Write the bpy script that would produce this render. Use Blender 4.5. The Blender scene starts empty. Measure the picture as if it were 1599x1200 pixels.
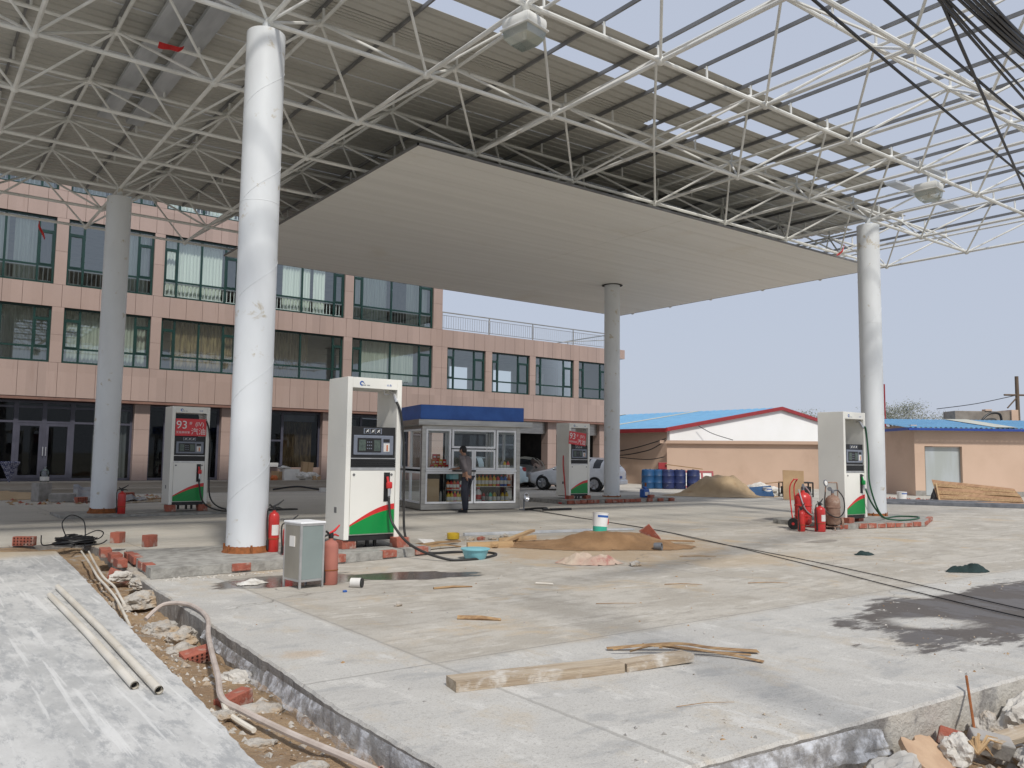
import bpy, bmesh, math, random
from mathutils import Vector, Matrix
random.seed(7)
R = math.radians
scene = bpy.context.scene
COL = scene.collection
# ------------------------------------------------------------------ helpers
class MB:
    """collects shapes that become ONE mesh object"""
    def __init__(s): s.v=[]; s.f=[]; s.m=[]; s.s=[]; s.cur=0
    def add(s, vs, fs, smooth=False):
        n=len(s.v); s.v += [tuple(p) for p in vs]
        for f in fs: s.f.append([n+i for i in f]); s.m.append(s.cur); s.s.append(smooth)
        return s
    def box(s, x0,x1,y0,y1,z0,z1, M=None):
        vs=[(x,y,z) for z in (z0,z1) for y in (y0,y1) for x in (x0,x1)]
        if M is not None: vs=[M@Vector(p) for p in vs]
        return s.add(vs,[(0,2,3,1),(4,5,7,6),(0,1,5,4),(2,6,7,3),(0,4,6,2),(1,3,7,5)])
    def bbox(s, x0,x1,y0,y1,z0,z1, b=.01, M=None):
        """box with chamfered edges"""
        bm=bmesh.new(); bmesh.ops.create_cube(bm,size=1)
        for v in bm.verts: v.co=Vector(((x0+x1)/2+v.co.x*(x1-x0),(y0+y1)/2+v.co.y*(y1-y0),(z0+z1)/2+v.co.z*(z1-z0)))
        bmesh.ops.bevel(bm,geom=bm.edges[:],offset=b,segments=2,affect='EDGES',profile=.5)
        bm.verts.index_update()
        vs=[(M@v.co if M is not None else v.co.copy()) for v in bm.verts]; fs=[[v.index for v in f.verts] for f in bm.faces]
        bm.free(); return s.add(vs,fs)
    def tube(s, pts, r, n=8, caps=True, smooth=True):
        pts=[Vector(p) for p in pts]
        rs=r if isinstance(r,(list,tuple)) else [r]*len(pts)
        vs=[]; fs=[]; up=None
        for i,p in enumerate(pts):
            t=(pts[min(i+1,len(pts)-1)]-pts[max(i-1,0)])
            t=t.normalized() if t.length>1e-9 else Vector((0,0,1))
            if up is None:
                up=t.orthogonal().normalized()
            up=(up-t*up.dot(t)); up=up.normalized() if up.length>1e-6 else t.orthogonal().normalized()
            b=t.cross(up)
            for k in range(n):
                a=2*math.pi*k/n; vs.append(p+(up*math.cos(a)+b*math.sin(a))*rs[i])
        for i in range(len(pts)-1):
            for k in range(n):
                k2=(k+1)%n; fs.append((i*n+k,i*n+k2,(i+1)*n+k2,(i+1)*n+k))
        s.add(vs,fs,smooth)
        if caps: 
            s.add(vs[:n],[tuple(range(n))[::-1]]); s.add(vs[-n:],[tuple(range(n))])
        return s
    def lathe(s, prof, c=(0,0,0), n=20, M=None, smooth=True):
        """prof: list of (radius, z)"""
        vs=[];fs=[]
        for r,z in prof:
            for k in range(n):
                a=2*math.pi*k/n; p=Vector((c[0]+r*math.cos(a),c[1]+r*math.sin(a),c[2]+z)); vs.append(M@p if M is not None else p)
        for i in range(len(prof)-1):
            for k in range(n):
                k2=(k+1)%n; fs.append((i*n+k,i*n+k2,(i+1)*n+k2,(i+1)*n+k))
        fs.append(tuple(range(n))[::-1]); fs.append(tuple((len(prof)-1)*n+k for k in range(n)))
        return s.add(vs,fs,smooth)
    def ball(s, c, r, n=8, sc=(1,1,1)):
        prof=[(max(1e-3,r*math.sin(math.pi*i/n)),-r*math.cos(math.pi*i/n)) for i in range(n+1)]
        vs=[];fs=[];m=n+2
        for rr,z in prof:
            for k in range(m):
                a=2*math.pi*k/m; vs.append((c[0]+rr*math.cos(a)*sc[0],c[1]+rr*math.sin(a)*sc[1],c[2]+z*sc[2]))
        for i in range(n):
            for k in range(m):
                k2=(k+1)%m; fs.append((i*m+k,i*m+k2,(i+1)*m+k2,(i+1)*m+k))
        return s.add(vs,fs,True)
    def prism(s, poly, z0, z1):
        n=len(poly); vs=[(x,y,z0) for x,y in poly]+[(x,y,z1) for x,y in poly]
        fs=[tuple(range(n))[::-1],tuple(range(n,2*n))]+[(i,(i+1)%n,n+(i+1)%n,n+i) for i in range(n)]
        return s.add(vs,fs)
    def xzprism(s, poly, y0, y1, M=None):
        """polygon in x-z extruded along y"""
        n=len(poly); vs=[(x,y0,z) for x,z in poly]+[(x,y1,z) for x,z in poly]
        if M is not None: vs=[M@Vector(p) for p in vs]
        fs=[tuple(range(n)),tuple(range(n,2*n))[::-1]]+[(i,n+i,n+(i+1)%n,(i+1)%n) for i in range(n)]
        return s.add(vs,fs)
    def quad(s,a,b,c,d): return s.add([a,b,c,d],[(0,1,2,3)])
    def build(s, name, mats, parent=None, loc=None, rotz=0):
        me=bpy.data.meshes.new(name); me.from_pydata(s.v,[],s.f)
        mats=mats if isinstance(mats,(list,tuple)) else [mats]
        for m in mats: me.materials.append(m)
        me.polygons.foreach_set('material_index',s.m); me.polygons.foreach_set('use_smooth',s.s)
        bm=bmesh.new(); bm.from_mesh(me); bmesh.ops.recalc_face_normals(bm,faces=bm.faces[:]); bm.to_mesh(me); bm.free()
        me.update()
        if any(s.s): me.set_sharp_from_angle(angle=R(38))
        o=bpy.data.objects.new(name,me); COL.objects.link(o)
        if parent is not None: o.parent=parent
        if loc is not None: o.location=loc
        if rotz: o.rotation_euler=(0,0,rotz)
        return o
def tag(o,label=None,cat=None,group=None,kind=None):
    if label: o['label']=label
    if cat: o['category']=cat
    if group: o['group']=group
    if kind: o['kind']=kind
    return o
def empty(name,loc=(0,0,0),rotz=0,label=None,cat=None,group=None):
    o=bpy.data.objects.new(name,None); COL.objects.link(o); o.empty_display_size=.1
    o.location=loc; o.rotation_euler=(0,0,rotz); return tag(o,label,cat,group)
def copy_tree(o,parent=None):
    c=o.copy(); COL.objects.link(c)
    if parent is not None: c.parent=parent
    for ch in [x for x in bpy.data.objects if x.parent==o]: copy_tree(ch,c)
    return c
def smoothpts(P, k=6):
    P=[Vector(p) for p in P]; out=[]
    for i in range(len(P)-1):
        p0=P[max(i-1,0)];p1=P[i];p2=P[i+1];p3=P[min(i+2,len(P)-1)]
        for j in range(k):
            t=j/k; out.append(.5*((2*p1)+(p2-p0)*t+(2*p0-5*p1+4*p2-p3)*t*t+(3*p1-p0-3*p2+p3)*t**3))
    out.append(P[-1]); return out
def text_mb(body, size, depth=.002):
    """text as triangles in the x-z plane, facing -y, origin at left base"""
    cu=bpy.data.curves.new('text','FONT'); cu.body=body; cu.size=size
    o=bpy.data.objects.new('text',cu); COL.objects.link(o)
    dg=bpy.context.evaluated_depsgraph_get(); me=bpy.data.meshes.new_from_object(o.evaluated_get(dg))
    vs=[(v.co.x,0,v.co.y) for v in me.vertices]; fs=[tuple(p.vertices) for p in me.polygons]
    bpy.data.objects.remove(o); bpy.data.curves.remove(cu); bpy.data.meshes.remove(me)
    return vs,fs
# ------------------------------------------------------------------ materials
def nt(name):
    m=bpy.data.materials.new(name); m.use_nodes=True; t=m.node_tree
    return m,t,t.nodes['Principled BSDF']
class G:
    """tiny node-graph builder"""
    def __init__(s,t): s.t=t; s.N=t.nodes; s.L=t.links
    def n(s,typ,**kw):
        x=s.N.new(typ)
        for k,v in kw.items(): setattr(x,k,v)
        return x
    def link(s,a,b): s.L.new(a,b)
    def pos(s):
        return s.n('ShaderNodeNewGeometry').outputs['Position']
    def objc(s): return s.n('ShaderNodeTexCoord').outputs['Object']
    def noise(s,vec,scale,detail=4,rough=.55,stretch=None,rotz=0,dist=0):
        if stretch or rotz:
            mp=s.n('ShaderNodeMapping'); mp.inputs['Scale'].default_value=stretch or (1,1,1); mp.inputs['Rotation'].default_value=(0,0,rotz); s.link(vec,mp.inputs['Vector']); vec=mp.outputs[0]
        x=s.n('ShaderNodeTexNoise'); x.inputs['Scale'].default_value=scale; x.inputs['Detail'].default_value=detail; x.inputs['Roughness'].default_value=rough; x.inputs['Distortion'].default_value=dist
        s.link(vec,x.inputs['Vector']); return x.outputs['Fac']
    def ramp(s,fac,a,b):
        """smoothstep a..b"""
        x=s.n('ShaderNodeMapRange',interpolation_type='SMOOTHSTEP'); s.link(fac,x.inputs['Value'])
        x.inputs['From Min'].default_value=a; x.inputs['From Max'].default_value=b; return x.outputs[0]
    def math(s,op,a,b=None,c=None,clamp=False):
        x=s.n('ShaderNodeMath',operation=op,use_clamp=clamp)
        for i,v in enumerate((a,b,c)):
            if v is None: continue
            if isinstance(v,(int,float)): x.inputs[i].default_value=v
            else: s.link(v,x.inputs[i])
        return x.outputs[0]
    def mix(s,fac,a,b,mode='MIX'):
        x=s.n('ShaderNodeMix',data_type='RGBA',blend_type=mode)
        for sock,v in ((x.inputs[0],fac),(x.inputs[6],a),(x.inputs[7],b)):
            if isinstance(v,(int,float)): sock.default_value=v
            elif isinstance(v,tuple): sock.default_value=(*v,1) if len(v)==3 else v
            else: s.link(v,sock)
        return x.outputs[2]
    def sep(s,vec):
        x=s.n('ShaderNodeSeparateXYZ'); s.link(vec,x.inputs[0]); return x.outputs
    def bump(s,h,strength,dist,bsdf):
        x=s.n('ShaderNodeBump'); x.inputs['Strength'].default_value=strength; x.inputs['Distance'].default_value=dist
        s.link(h,x.inputs['Height']); s.link(x.outputs[0],bsdf.inputs['Normal'])
    def ell(s,vec,cx,cy,rx,ry,rot=0):
        """elliptic distance (1 on the rim) round cx,cy"""
        a=s.n('ShaderNodeVectorMath',operation='SUBTRACT'); s.link(vec,a.inputs[0]); a.inputs[1].default_value=(cx,cy,0)
        b=s.n('ShaderNodeVectorRotate',rotation_type='Z_AXIS'); s.link(a.outputs[0],b.inputs[0]); b.inputs['Angle'].default_value=-rot
        d=s.n('ShaderNodeVectorMath',operation='MULTIPLY'); s.link(b.outputs[0],d.inputs[0]); d.inputs[1].default_value=(1/rx,1/ry,0)
        e=s.n('ShaderNodeVectorMath',operation='LENGTH'); s.link(d.outputs[0],e.inputs[0]); return e.outputs['Value']
def mat(name,c1,c2=None,rough=.6,metal=0,scale=3,detail=5,stretch=None,bump=0,bscale=None,dirt=None,dscale=2,da=.58,db=.75,rot=0,world=False,spec=None):
    m,t,b=nt(name); g=G(t); vec=g.pos() if world else g.objc()
    c2=c2 or tuple(x*.85 for x in c1)
    col=g.mix(g.ramp(g.noise(vec,scale,detail,stretch=stretch,rotz=rot),.35,.68),c1,c2)
    if dirt: col=g.mix(g.ramp(g.noise(vec,dscale,7,.65,dist=.3),da,db),col,dirt)
    g.link(col,b.inputs['Base Color']); b.inputs['Roughness'].default_value=rough; b.inputs['Metallic'].default_value=metal
    if spec is not None: b.inputs['Specular IOR Level'].default_value=spec
    if bump: g.bump(g.noise(vec,bscale or scale*6,5,.6,stretch=stretch),bump,.02,b)
    return m
def glass(name,tint=(.8,.85,.85),refl=.22,rough=.02,kf=1.6):
    m,t,b=nt(name); g=G(t); t.nodes.remove(b); out=t.nodes['Material Output']
    tr=g.n('ShaderNodeBsdfTransparent'); tr.inputs[0].default_value=(*tint,1)
    gl=g.n('ShaderNodeBsdfGlossy'); gl.inputs['Roughness'].default_value=rough; gl.inputs[0].default_value=(.9,.95,.95,1)
    fr=g.n('ShaderNodeFresnel'); fr.inputs[0].default_value=1.5
    f=g.math('MAXIMUM',g.math('MULTIPLY',fr.outputs[0],kf),refl,clamp=True)
    mx=g.n('ShaderNodeMixShader'); g.link(f,mx.inputs[0]); g.link(tr.outputs[0],mx.inputs[1]); g.link(gl.outputs[0],mx.inputs[2]); g.link(mx.outputs[0],out.inputs[0])
    return m
M={}
M['white_col']=mat('column_paint',(.70,.725,.74),(.62,.64,.65),.42,scale=1.2,stretch=(1,1,.35),dirt=(.50,.46,.38),dscale=3.2,da=.60,db=.68,bump=.06,bscale=5)
M['white_steel']=mat('white_steel',(.74,.74,.71),(.60,.60,.57),.42,scale=1.5,dirt=(.42,.37,.30),dscale=3,da=.62,db=.78)
M['purlin']=mat('galvanised_purlin',(.21,.21,.21),(.15,.15,.15),.5,.15,scale=2)
M['sheet']=mat('roof_sheet',(.50,.49,.45),(.44,.43,.39),.55,scale=.6,stretch=(.15,1,1),dirt=(.33,.30,.25),dscale=.8,da=.6,db=.85)
M['galv']=mat('galvanised_sheet',(.62,.64,.66),(.46,.48,.50),.4,.4,scale=3,stretch=(1,.2,1))
M['ceil']=mat('ceiling_panel',(.80,.79,.75),(.745,.735,.695),.5,scale=.8,stretch=(.08,5,1),dirt=(.72,.69,.62),dscale=.5,da=.55,db=.8)
M['dark']=mat('dark_gap',(.03,.03,.03),rough=.8)
M['black']=mat('black_plastic',(.012,.012,.013),(.02,.02,.02),.45)
M['rubber']=mat('black_rubber',(.016,.016,.016),(.03,.028,.026),.55,scale=8)
M['pumpwhite']=mat('pump_paint',(.80,.79,.73),(.76,.75,.69),.3,scale=1.2,dirt=(.66,.61,.50),dscale=2.2,da=.64,db=.8)
M['pumpgray']=mat('bezel_gray',(.20,.22,.27),(.17,.19,.23),.4)
M['lcd']=mat('lcd_screen',(.09,.12,.10),(.06,.08,.07),.15,scale=30)
M['red']=mat('red_paint',(.62,.03,.03),(.52,.02,.02),.35)
M['signred']=mat('sign_red',(.66,.05,.06),(.60,.04,.05),.45)
M['green']=mat('green_paint',(.0,.26,.05),(.0,.22,.045),.35,scale=2)
M['signwhite']=mat('sign_white',(.80,.80,.78),rough=.5)
M['blue']=mat('blue_paint',(.03,.12,.42),(.02,.09,.34),.45)
M['silver']=mat('silver_trim',(.62,.62,.62),(.5,.5,.5),.3,.8,scale=6)
M['brick']=mat('red_brick',(.37,.115,.075),(.28,.08,.052),.9,scale=9,bump=.5,dirt=(.38,.30,.25),dscale=7,da=.49,db=.66)
M['brickhole']=mat('brick_hole',(.045,.014,.01),rough=.95)
M['mortar']=mat('mortar',(.36,.35,.32),(.24,.23,.21),.95,scale=7,bump=.8,bscale=25,world=True)
M['rust']=mat('rust',(.30,.10,.03),(.20,.07,.02),.9,scale=14,bump=.5)
M['granite']=mat('pink_granite',(.40,.295,.250),(.36,.262,.220),.42,scale=.9,stretch=(1,1,.5),dirt=(.32,.225,.185),dscale=.7,da=.56,db=.8)
def granite_mat():
    m,t,b=nt('pink_granite'); g=G(t); v=g.objc(); s=g.sep(v)
    tx=g.math('FLOOR',g.math('DIVIDE',g.math('ADD',s[0],21.0),.5836)); tz_=g.math('FLOOR',g.math('DIVIDE',s[2],1.02))
    wn=g.n('ShaderNodeTexWhiteNoise',noise_dimensions='2D'); cb=g.n('ShaderNodeCombineXYZ'); g.link(tx,cb.inputs[0]); g.link(tz_,cb.inputs[1]); g.link(cb.outputs[0],wn.inputs['Vector'])
    col=g.mix(wn.outputs['Value'],(.405,.302,.262),(.345,.258,.224))
    col=g.mix(g.math('MULTIPLY',g.ramp(g.noise(v,.5,5,.6,stretch=(1,1,.35)),.45,.7),.5),col,(.35,.25,.205))
    col=g.mix(g.math('MULTIPLY',g.ramp(g.noise(v,2.2,6,.7,stretch=(4,1,.25)),.56,.70),.4),col,(.29,.20,.165))
    col=g.mix(g.math('MULTIPLY',g.ramp(g.noise(v,70,3,.7),.45,.62),.25),col,(.24,.17,.15))
    g.link(col,b.inputs['Base Color']); b.inputs['Roughness'].default_value=.42; return m
M['granite']=granite_mat()
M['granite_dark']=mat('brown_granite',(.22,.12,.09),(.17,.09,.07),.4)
M['joint']=mat('panel_joint',(.09,.055,.045),rough=.9)
M['greenframe']=mat('green_frame',(.008,.040,.033),(.006,.030,.025),.35)
M['grayframe']=mat('violet_gray_frame',(.065,.065,.09),(.05,.05,.07),.4)
M['alu']=mat('white_aluminium',(.86,.87,.88),(.80,.81,.82),.35)
M['steel']=mat('brushed_steel',(.46,.45,.42),(.36,.35,.33),.32,.75,scale=2,stretch=(1,1,6))
M['glass']=glass('window_glass',(.86,.92,.90),.24)
M['darkglass']=glass('shop_glass',(.50,.51,.55),.025,.02,.5)
M['clear']=glass('clear_glass',(.92,.95,.94),.05,.02,1.0)
M['curtain']=mat('white_curtain',(.80,.83,.77),(.62,.66,.60),.9,scale=5,stretch=(3,1,.05))
M['goldcurtain']=mat('gold_curtain',(.30,.22,.11),(.10,.065,.03),.9,scale=4,stretch=(2.5,1,.5))
M['greencurtain']=mat('grey_green_curtain',(.44,.47,.41),(.30,.33,.28),.9,scale=5,stretch=(3,1,.08))
M['room']=mat('room_wall',(.30,.32,.31),(.24,.26,.26),.9)
M['darkroom']=mat('dark_room',(.05,.045,.045),(.03,.028,.03),.9)
M['paleroom']=mat('pale_room',(.55,.60,.60),(.48,.53,.53),.9)
M['wood']=mat('raw_wood',(.50,.34,.18),(.36,.23,.12),.8,scale=3,stretch=(.3,6,6),bump=.3,dirt=(.26,.18,.10),dscale=4,da=.6,db=.75)
M['oldwood']=mat('weathered_wood',(.48,.40,.30),(.34,.26,.18),.9,scale=4,stretch=(.35,7,7),bump=.5,dirt=(.60,.56,.50),dscale=5,da=.52,db=.7)
M['bark']=mat('bark_strip',(.40,.26,.13),(.24,.14,.07),.85,scale=5,stretch=(.4,6,6))
M['ply']=mat('plywood',(.40,.24,.13),(.29,.16,.085),.8,scale=2.4,stretch=(.25,3,3),dirt=(.50,.34,.20),dscale=2)
M['card']=mat('cardboard',(.44,.30,.17),(.38,.25,.14),.85,scale=2)
M['pvc']=mat('pvc_pipe',(.74,.70,.62),(.62,.57,.48),.4,scale=4,stretch=(1,.4,1),dirt=(.42,.34,.25),dscale=6,da=.6,db=.75)
M['conduit']=mat('dusty_conduit',(.52,.45,.40),(.42,.35,.30),.6,scale=7)
M['stone']=mat('broken_concrete',(.46,.43,.385),(.33,.30,.26),.95,scale=7,bump=1.0,bscale=28,dirt=(.44,.335,.225),dscale=4,da=.46,db=.62)
M['plaster']=mat('white_plaster',(.56,.535,.49),(.44,.41,.365),.95,scale=6,bump=.8,bscale=18)
M['tan']=mat('tan_slab',(.50,.35,.23),(.42,.28,.18),.9,scale=6,bump=.4)
M['film']=None
M['sandy']=mat('sand',(.285,.170,.085),(.20,.115,.055),.98,scale=2.5,bump=.8,bscale=22,dirt=(.19,.11,.055),dscale=1.6,da=.52,db=.72,world=True)
M['sand2']=mat('pale_sand',(.42,.31,.19),(.36,.26,.155),.98,scale=2,bump=.7,bscale=14,dirt=(.33,.22,.12),dscale=1.4,da=.55,db=.75,world=True)
M['extred']=mat('extinguisher_red',(.55,.035,.03),(.42,.025,.022),.32,scale=6,dirt=(.40,.16,.12),dscale=8,da=.62,db=.8)
M['extdusty']=mat('dusty_extinguisher',(.42,.16,.12),(.36,.13,.10),.8,scale=5,dirt=(.34,.19,.14),dscale=7)
M['extbrown']=mat('dusty_brown_tank',(.34,.22,.16),(.24,.14,.10),.75,scale=7,dirt=(.48,.38,.31),dscale=6,da=.5,db=.7)
M['labelwhite']=mat('paper_label',(.72,.70,.66),rough=.6)
M['cabinet']=mat('cabinet_panel',(.27,.32,.31),(.24,.285,.275),.35,.25,scale=1.5)
M['cabside']=mat('cabinet_side',(.42,.40,.35),(.34,.32,.28),.3,.7,scale=3,stretch=(1,1,.3))
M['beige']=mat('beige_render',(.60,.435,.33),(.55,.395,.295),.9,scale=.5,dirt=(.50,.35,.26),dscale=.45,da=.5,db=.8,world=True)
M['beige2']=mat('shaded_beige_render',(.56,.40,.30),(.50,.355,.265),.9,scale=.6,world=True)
M['whitewall']=mat('white_render',(.88,.88,.87),(.84,.84,.82),.9,scale=.5)
M['roofblue']=mat('blue_roof',(.13,.34,.54),(.11,.29,.48),.4,scale=1.5,dirt=(.24,.38,.48),dscale=.8,da=.6,db=.8)
M['redtrim']=mat('red_trim',(.32,.03,.035),rough=.5)
M['bluetrim']=mat('blue_trim',(.02,.06,.30),rough=.5)
M['skylight']=mat('skylight_strip',(.50,.50,.42),rough=.5)
M['drum1']=mat('blue_drum',(.012,.07,.18),(.009,.05,.13),.45,scale=3)
M['drum2']=mat('navy_drum',(.022,.035,.12),(.012,.02,.075),.45,scale=4,dirt=(.12,.13,.18),dscale=6)
M['skin']=mat('skin',(.36,.20,.13),(.32,.17,.11),.55)
M['hair']=mat('black_hair',(.010,.009,.009),rough=.6)
M['shirt']=mat('grey_shirt',(.135,.12,.125),(.10,.09,.095),.9,scale=8,bump=.3)
M['trouser']=mat('navy_trousers',(.028,.030,.045),(.018,.02,.03),.9,scale=8,bump=.3)
M['carwhite']=mat('white_car_paint',(.74,.76,.78),rough=.22)
M['carpale']=mat('pale_blue_car_paint',(.58,.70,.74),rough=.22)
M['cardark']=mat('grey_car_paint',(.10,.105,.10),rough=.3)
M['carglass']=mat('car_glass',(.012,.014,.017),rough=.06)
M['tyre']=mat('tyre',(.016,.016,.016),rough=.8)
M['rim']=mat('wheel_rim',(.42,.42,.43),rough=.3,metal=.6)
M['taillight']=mat('tail_light',(.35,.015,.02),rough=.2)
M['headlight']=mat('head_light',(.55,.57,.58),rough=.15)
M['plate']=mat('number_plate',(.02,.10,.38),rough=.4)
M['basin']=mat('basin_blue',(.22,.50,.56),(.19,.46,.52),.4)
M['greenlid']=mat('bucket_green',(.05,.46,.33),rough=.4)
M['yellow']=mat('yellow_plastic',(.62,.42,.03),rough=.4)
M['orange']=mat('orange_plastic',(.55,.14,.03),rough=.4)
M['pinkcloth']=mat('faded_cloth',(.50,.41,.32),(.44,.30,.24),.95,scale=3,dirt=(.36,.17,.14),dscale=6,da=.56,db=.66,bump=.4)
M['greencloth']=mat('dark_green_cloth',(.012,.028,.026),(.02,.04,.04),.95,scale=8,bump=.4)
M['tarp']=mat('blue_grey_tarp',(.16,.19,.23),(.10,.12,.15),.5,scale=4,bump=.5)
M['metalgrey']=mat('grey_scrap_metal',(.22,.23,.25),(.15,.16,.18),.5,.3,scale=4)
M['sack']=mat('white_sack',(.66,.64,.60),(.5,.47,.42),.8,scale=5,bump=.5)
M['lens']=glass('lamp_lens',(.85,.85,.80),.25,.15)
M['lampwhite']=mat('lamp_housing',(.76,.76,.73),(.68,.68,.65),.4,scale=4)
M['leaf']=mat('hazy_leaves',(.21,.215,.17),(.16,.17,.125),.8,scale=.8,world=True)
M['trunk']=mat('trunk',(.14,.10,.07),rough=.9)
M['umbrella']=None
M['cable']=mat('cable',(.010,.010,.012),rough=.5)
M['greenhose']=mat('green_hose',(.01,.09,.035),(.008,.06,.025),.45)
M['polegrey']=mat('shadow_pole_concrete',(.36,.35,.33),rough=.85)
M['tilegrey']=mat('grey_block',(.34,.32,.30),(.25,.24,.22),.9,scale=6,bump=.4)
M['step']=mat('stone_step',(.42,.37,.31),(.34,.30,.25),.8,scale=1.5,stretch=(.4,1,1),world=True,dirt=(.27,.23,.19),dscale=1.5)
def film_mat():
    m,t,b=nt('plastic_film'); g=G(t); out=t.nodes['Material Output']
    b.inputs['Base Color'].default_value=(.72,.74,.78,1); b.inputs['Roughness'].default_value=.22
    g.bump(g.noise(g.pos(),14,4,.6,stretch=(1,1,3)),.6,.02,b)
    tr=g.n('ShaderNodeBsdfTransparent'); mx=g.n('ShaderNodeMixShader')
    g.link(g.math('MULTIPLY_ADD',g.ramp(g.noise(g.pos(),9,5,.65),.4,.68),.6,.14),mx.inputs[0])
    g.link(tr.outputs[0],mx.inputs[1]); g.link(b.outputs[0],mx.inputs[2]); g.link(mx.outputs[0],out.inputs[0]); return m
M['film']=film_mat()
def check_mat():
    m,t,b=nt('checked_cloth'); g=G(t); x=g.n('ShaderNodeTexChecker'); x.inputs['Scale'].default_value=22
    x.inputs['Color1'].default_value=(.03,.035,.10,1); x.inputs['Color2'].default_value=(.30,.30,.36,1); g.link(g.objc(),x.inputs[0]); g.link(x.outputs[0],b.inputs['Base Color']); b.inputs['Roughness'].default_value=.9; return m
M['umbrella']=check_mat()
# concrete forecourt: poured strips, sandy dirt, wet stains
def slab_mat():
    m,t,b=nt('forecourt_concrete'); g=G(t); p=g.pos(); s=g.sep(p); X,Y=s[0],s[1]
    n1=g.noise(p,.45,6,.6); n2=g.noise(p,1.7,7,.62,stretch=(1,.7,1)); n3=g.noise(p,9,6,.7); n4=g.noise(p,55,3,.7)
    smooth=g.mix(g.ramp(n2,.35,.7),(.50,.485,.45),(.445,.432,.405))
    smooth=g.mix(g.ramp(g.noise(p,2.3,6,.7,stretch=(.7,1.6,1),rotz=.5),.52,.64),smooth,(.375,.37,.355))
    smooth=g.mix(g.math('MULTIPLY',g.ramp(g.noise(p,1.25,8,.75,stretch=(1,.6,1),rotz=-.3),.51,.64),.75),smooth,(.47,.415,.335))
    smooth=g.mix(g.math('MULTIPLY',g.ramp(g.noise(p,6.5,8,.78,stretch=(.35,1.5,1),rotz=.1),.52,.64),.6),smooth,(.385,.375,.35))
    smooth=g.mix(g.ramp(g.noise(p,3.1,6,.7,stretch=(1.2,.5,1)),.54,.64),smooth,(.555,.54,.505))
    rough=g.mix(g.ramp(n1,.36,.66),(.50,.465,.405),(.44,.41,.36))
    rough=g.mix(g.ramp(g.noise(p,1.1,8,.75),.44,.58),rough,(.385,.35,.295))
    rough=g.mix(g.math('MULTIPLY',g.ramp(g.noise(p,5.0,9,.8,stretch=(.3,1.5,1),rotz=.08),.50,.60),.85),rough,(.33,.30,.255))
    rough=g.mix(g.ramp(g.noise(p,2.6,7,.72,stretch=(.5,1.5,1)),.54,.66),rough,(.55,.52,.465))
    rough=g.mix(g.ramp(g.noise(p,.8,8,.7,dist=.5),.54,.68),rough,(.46,.365,.25))
    far=g.ramp(Y,11.5,15.0)
    rough=g.mix(g.math('MULTIPLY',far,.75),rough,g.mix(g.ramp(g.noise(p,.7,6,.65,stretch=(.25,1,1)),.35,.68),(.50,.475,.42),(.41,.385,.335)))  # beige far slab, its colour lightened to lift the shade under the canopy
    wob=g.math('MULTIPLY',g.math('SUBTRACT',n2,.5),.35)
    inL=g.math('SUBTRACT',1.0,g.ramp(g.math('ADD',X,wob),3.02,3.14))
    inF=g.math('SUBTRACT',1.0,g.ramp(g.math('ADD',Y,wob),4.86,5.06))
    strip=g.math('MULTIPLY',g.math('MAXIMUM',inL,inF),g.math('SUBTRACT',1.0,g.ramp(Y,9.6,10.2)))
    col=g.mix(strip,rough,smooth)
    # sand spilled round the heap and over the edges
    e=g.ell(p,9.3,9.9,2.7,1.9,.35); sandm=g.math('MULTIPLY',g.math('SUBTRACT',1.0,g.ramp(g.math('ADD',e,g.math('MULTIPLY',g.math('SUBTRACT',n2,.5),1.6)),.55,1.1)),.8)
    col=g.mix(sandm,col,(.40,.28,.16))
    e=g.ell(p,10.0,7.6,2.0,.7,-.1); sm2=g.math('MULTIPLY',g.math('SUBTRACT',1.0,g.ramp(g.math('ADD',e,g.math('MULTIPLY',g.math('SUBTRACT',n2,.5),2.2)),.3,1.1)),.45)
    col=g.mix(sm2,col,(.48,.35,.20))
    e=g.ell(p,2.45,5.75,.22,.16,0); sm3=g.math('MULTIPLY',g.math('SUBTRACT',1.0,g.ramp(g.math('ADD',e,g.math('MULTIPLY',g.math('SUBTRACT',n3,.5),2.0)),.3,1.1)),.55)
    col=g.mix(sm3,col,(.47,.34,.21))
    e=g.ell(p,1.6,13.9,1.6,.6,0); sm4=g.math('MULTIPLY',g.math('SUBTRACT',1.0,g.ramp(g.math('ADD',e,g.math('MULTIPLY',g.math('SUBTRACT',n2,.5),2.0)),.5,1.2)),.6)
    col=g.mix(sm4,col,(.46,.35,.22))
    # fine speckle and pitting
    col=g.mix(g.math('MULTIPLY',g.ramp(n4,.54,.66),.55),col,(.24,.22,.195))
    n5=g.noise(p,130,4,.75); col=g.mix(g.math('MULTIPLY',g.ramp(n5,.50,.64),.38),col,(.27,.25,.22)); col=g.mix(g.math('MULTIPLY',g.ramp(n5,.48,.36),.30),col,(.66,.64,.60))
    col=g.mix(g.math('MULTIPLY',g.ramp(g.noise(p,20,5,.75,stretch=(.6,1.5,1)),.60,.70),.55),col,(.17,.15,.125))
    # control joints
    def joint(axis,k,w=.012):
        d=g.math('ABSOLUTE',g.math('ADD',axis,g.math('MULTIPLY_ADD',n3,.02,-k-.01))); return g.math('SUBTRACT',1.0,g.ramp(d,w*.4,w))
    J=joint(X,3.1,.018)
    for a,k in ((Y,5.0),(Y,14.6),(Y,19.0),(Y,24.0),(X,8.2),(X,13.6),(X,19.4),(X,24.6)): J=g.math('MAXIMUM',J,joint(a,k,.016))
    col=g.mix(g.math('MULTIPLY',J,.45),col,(.24,.225,.20))
    cr=g.n('ShaderNodeTexVoronoi',feature='DISTANCE_TO_EDGE'); cr.inputs['Scale'].default_value=.33
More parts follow.
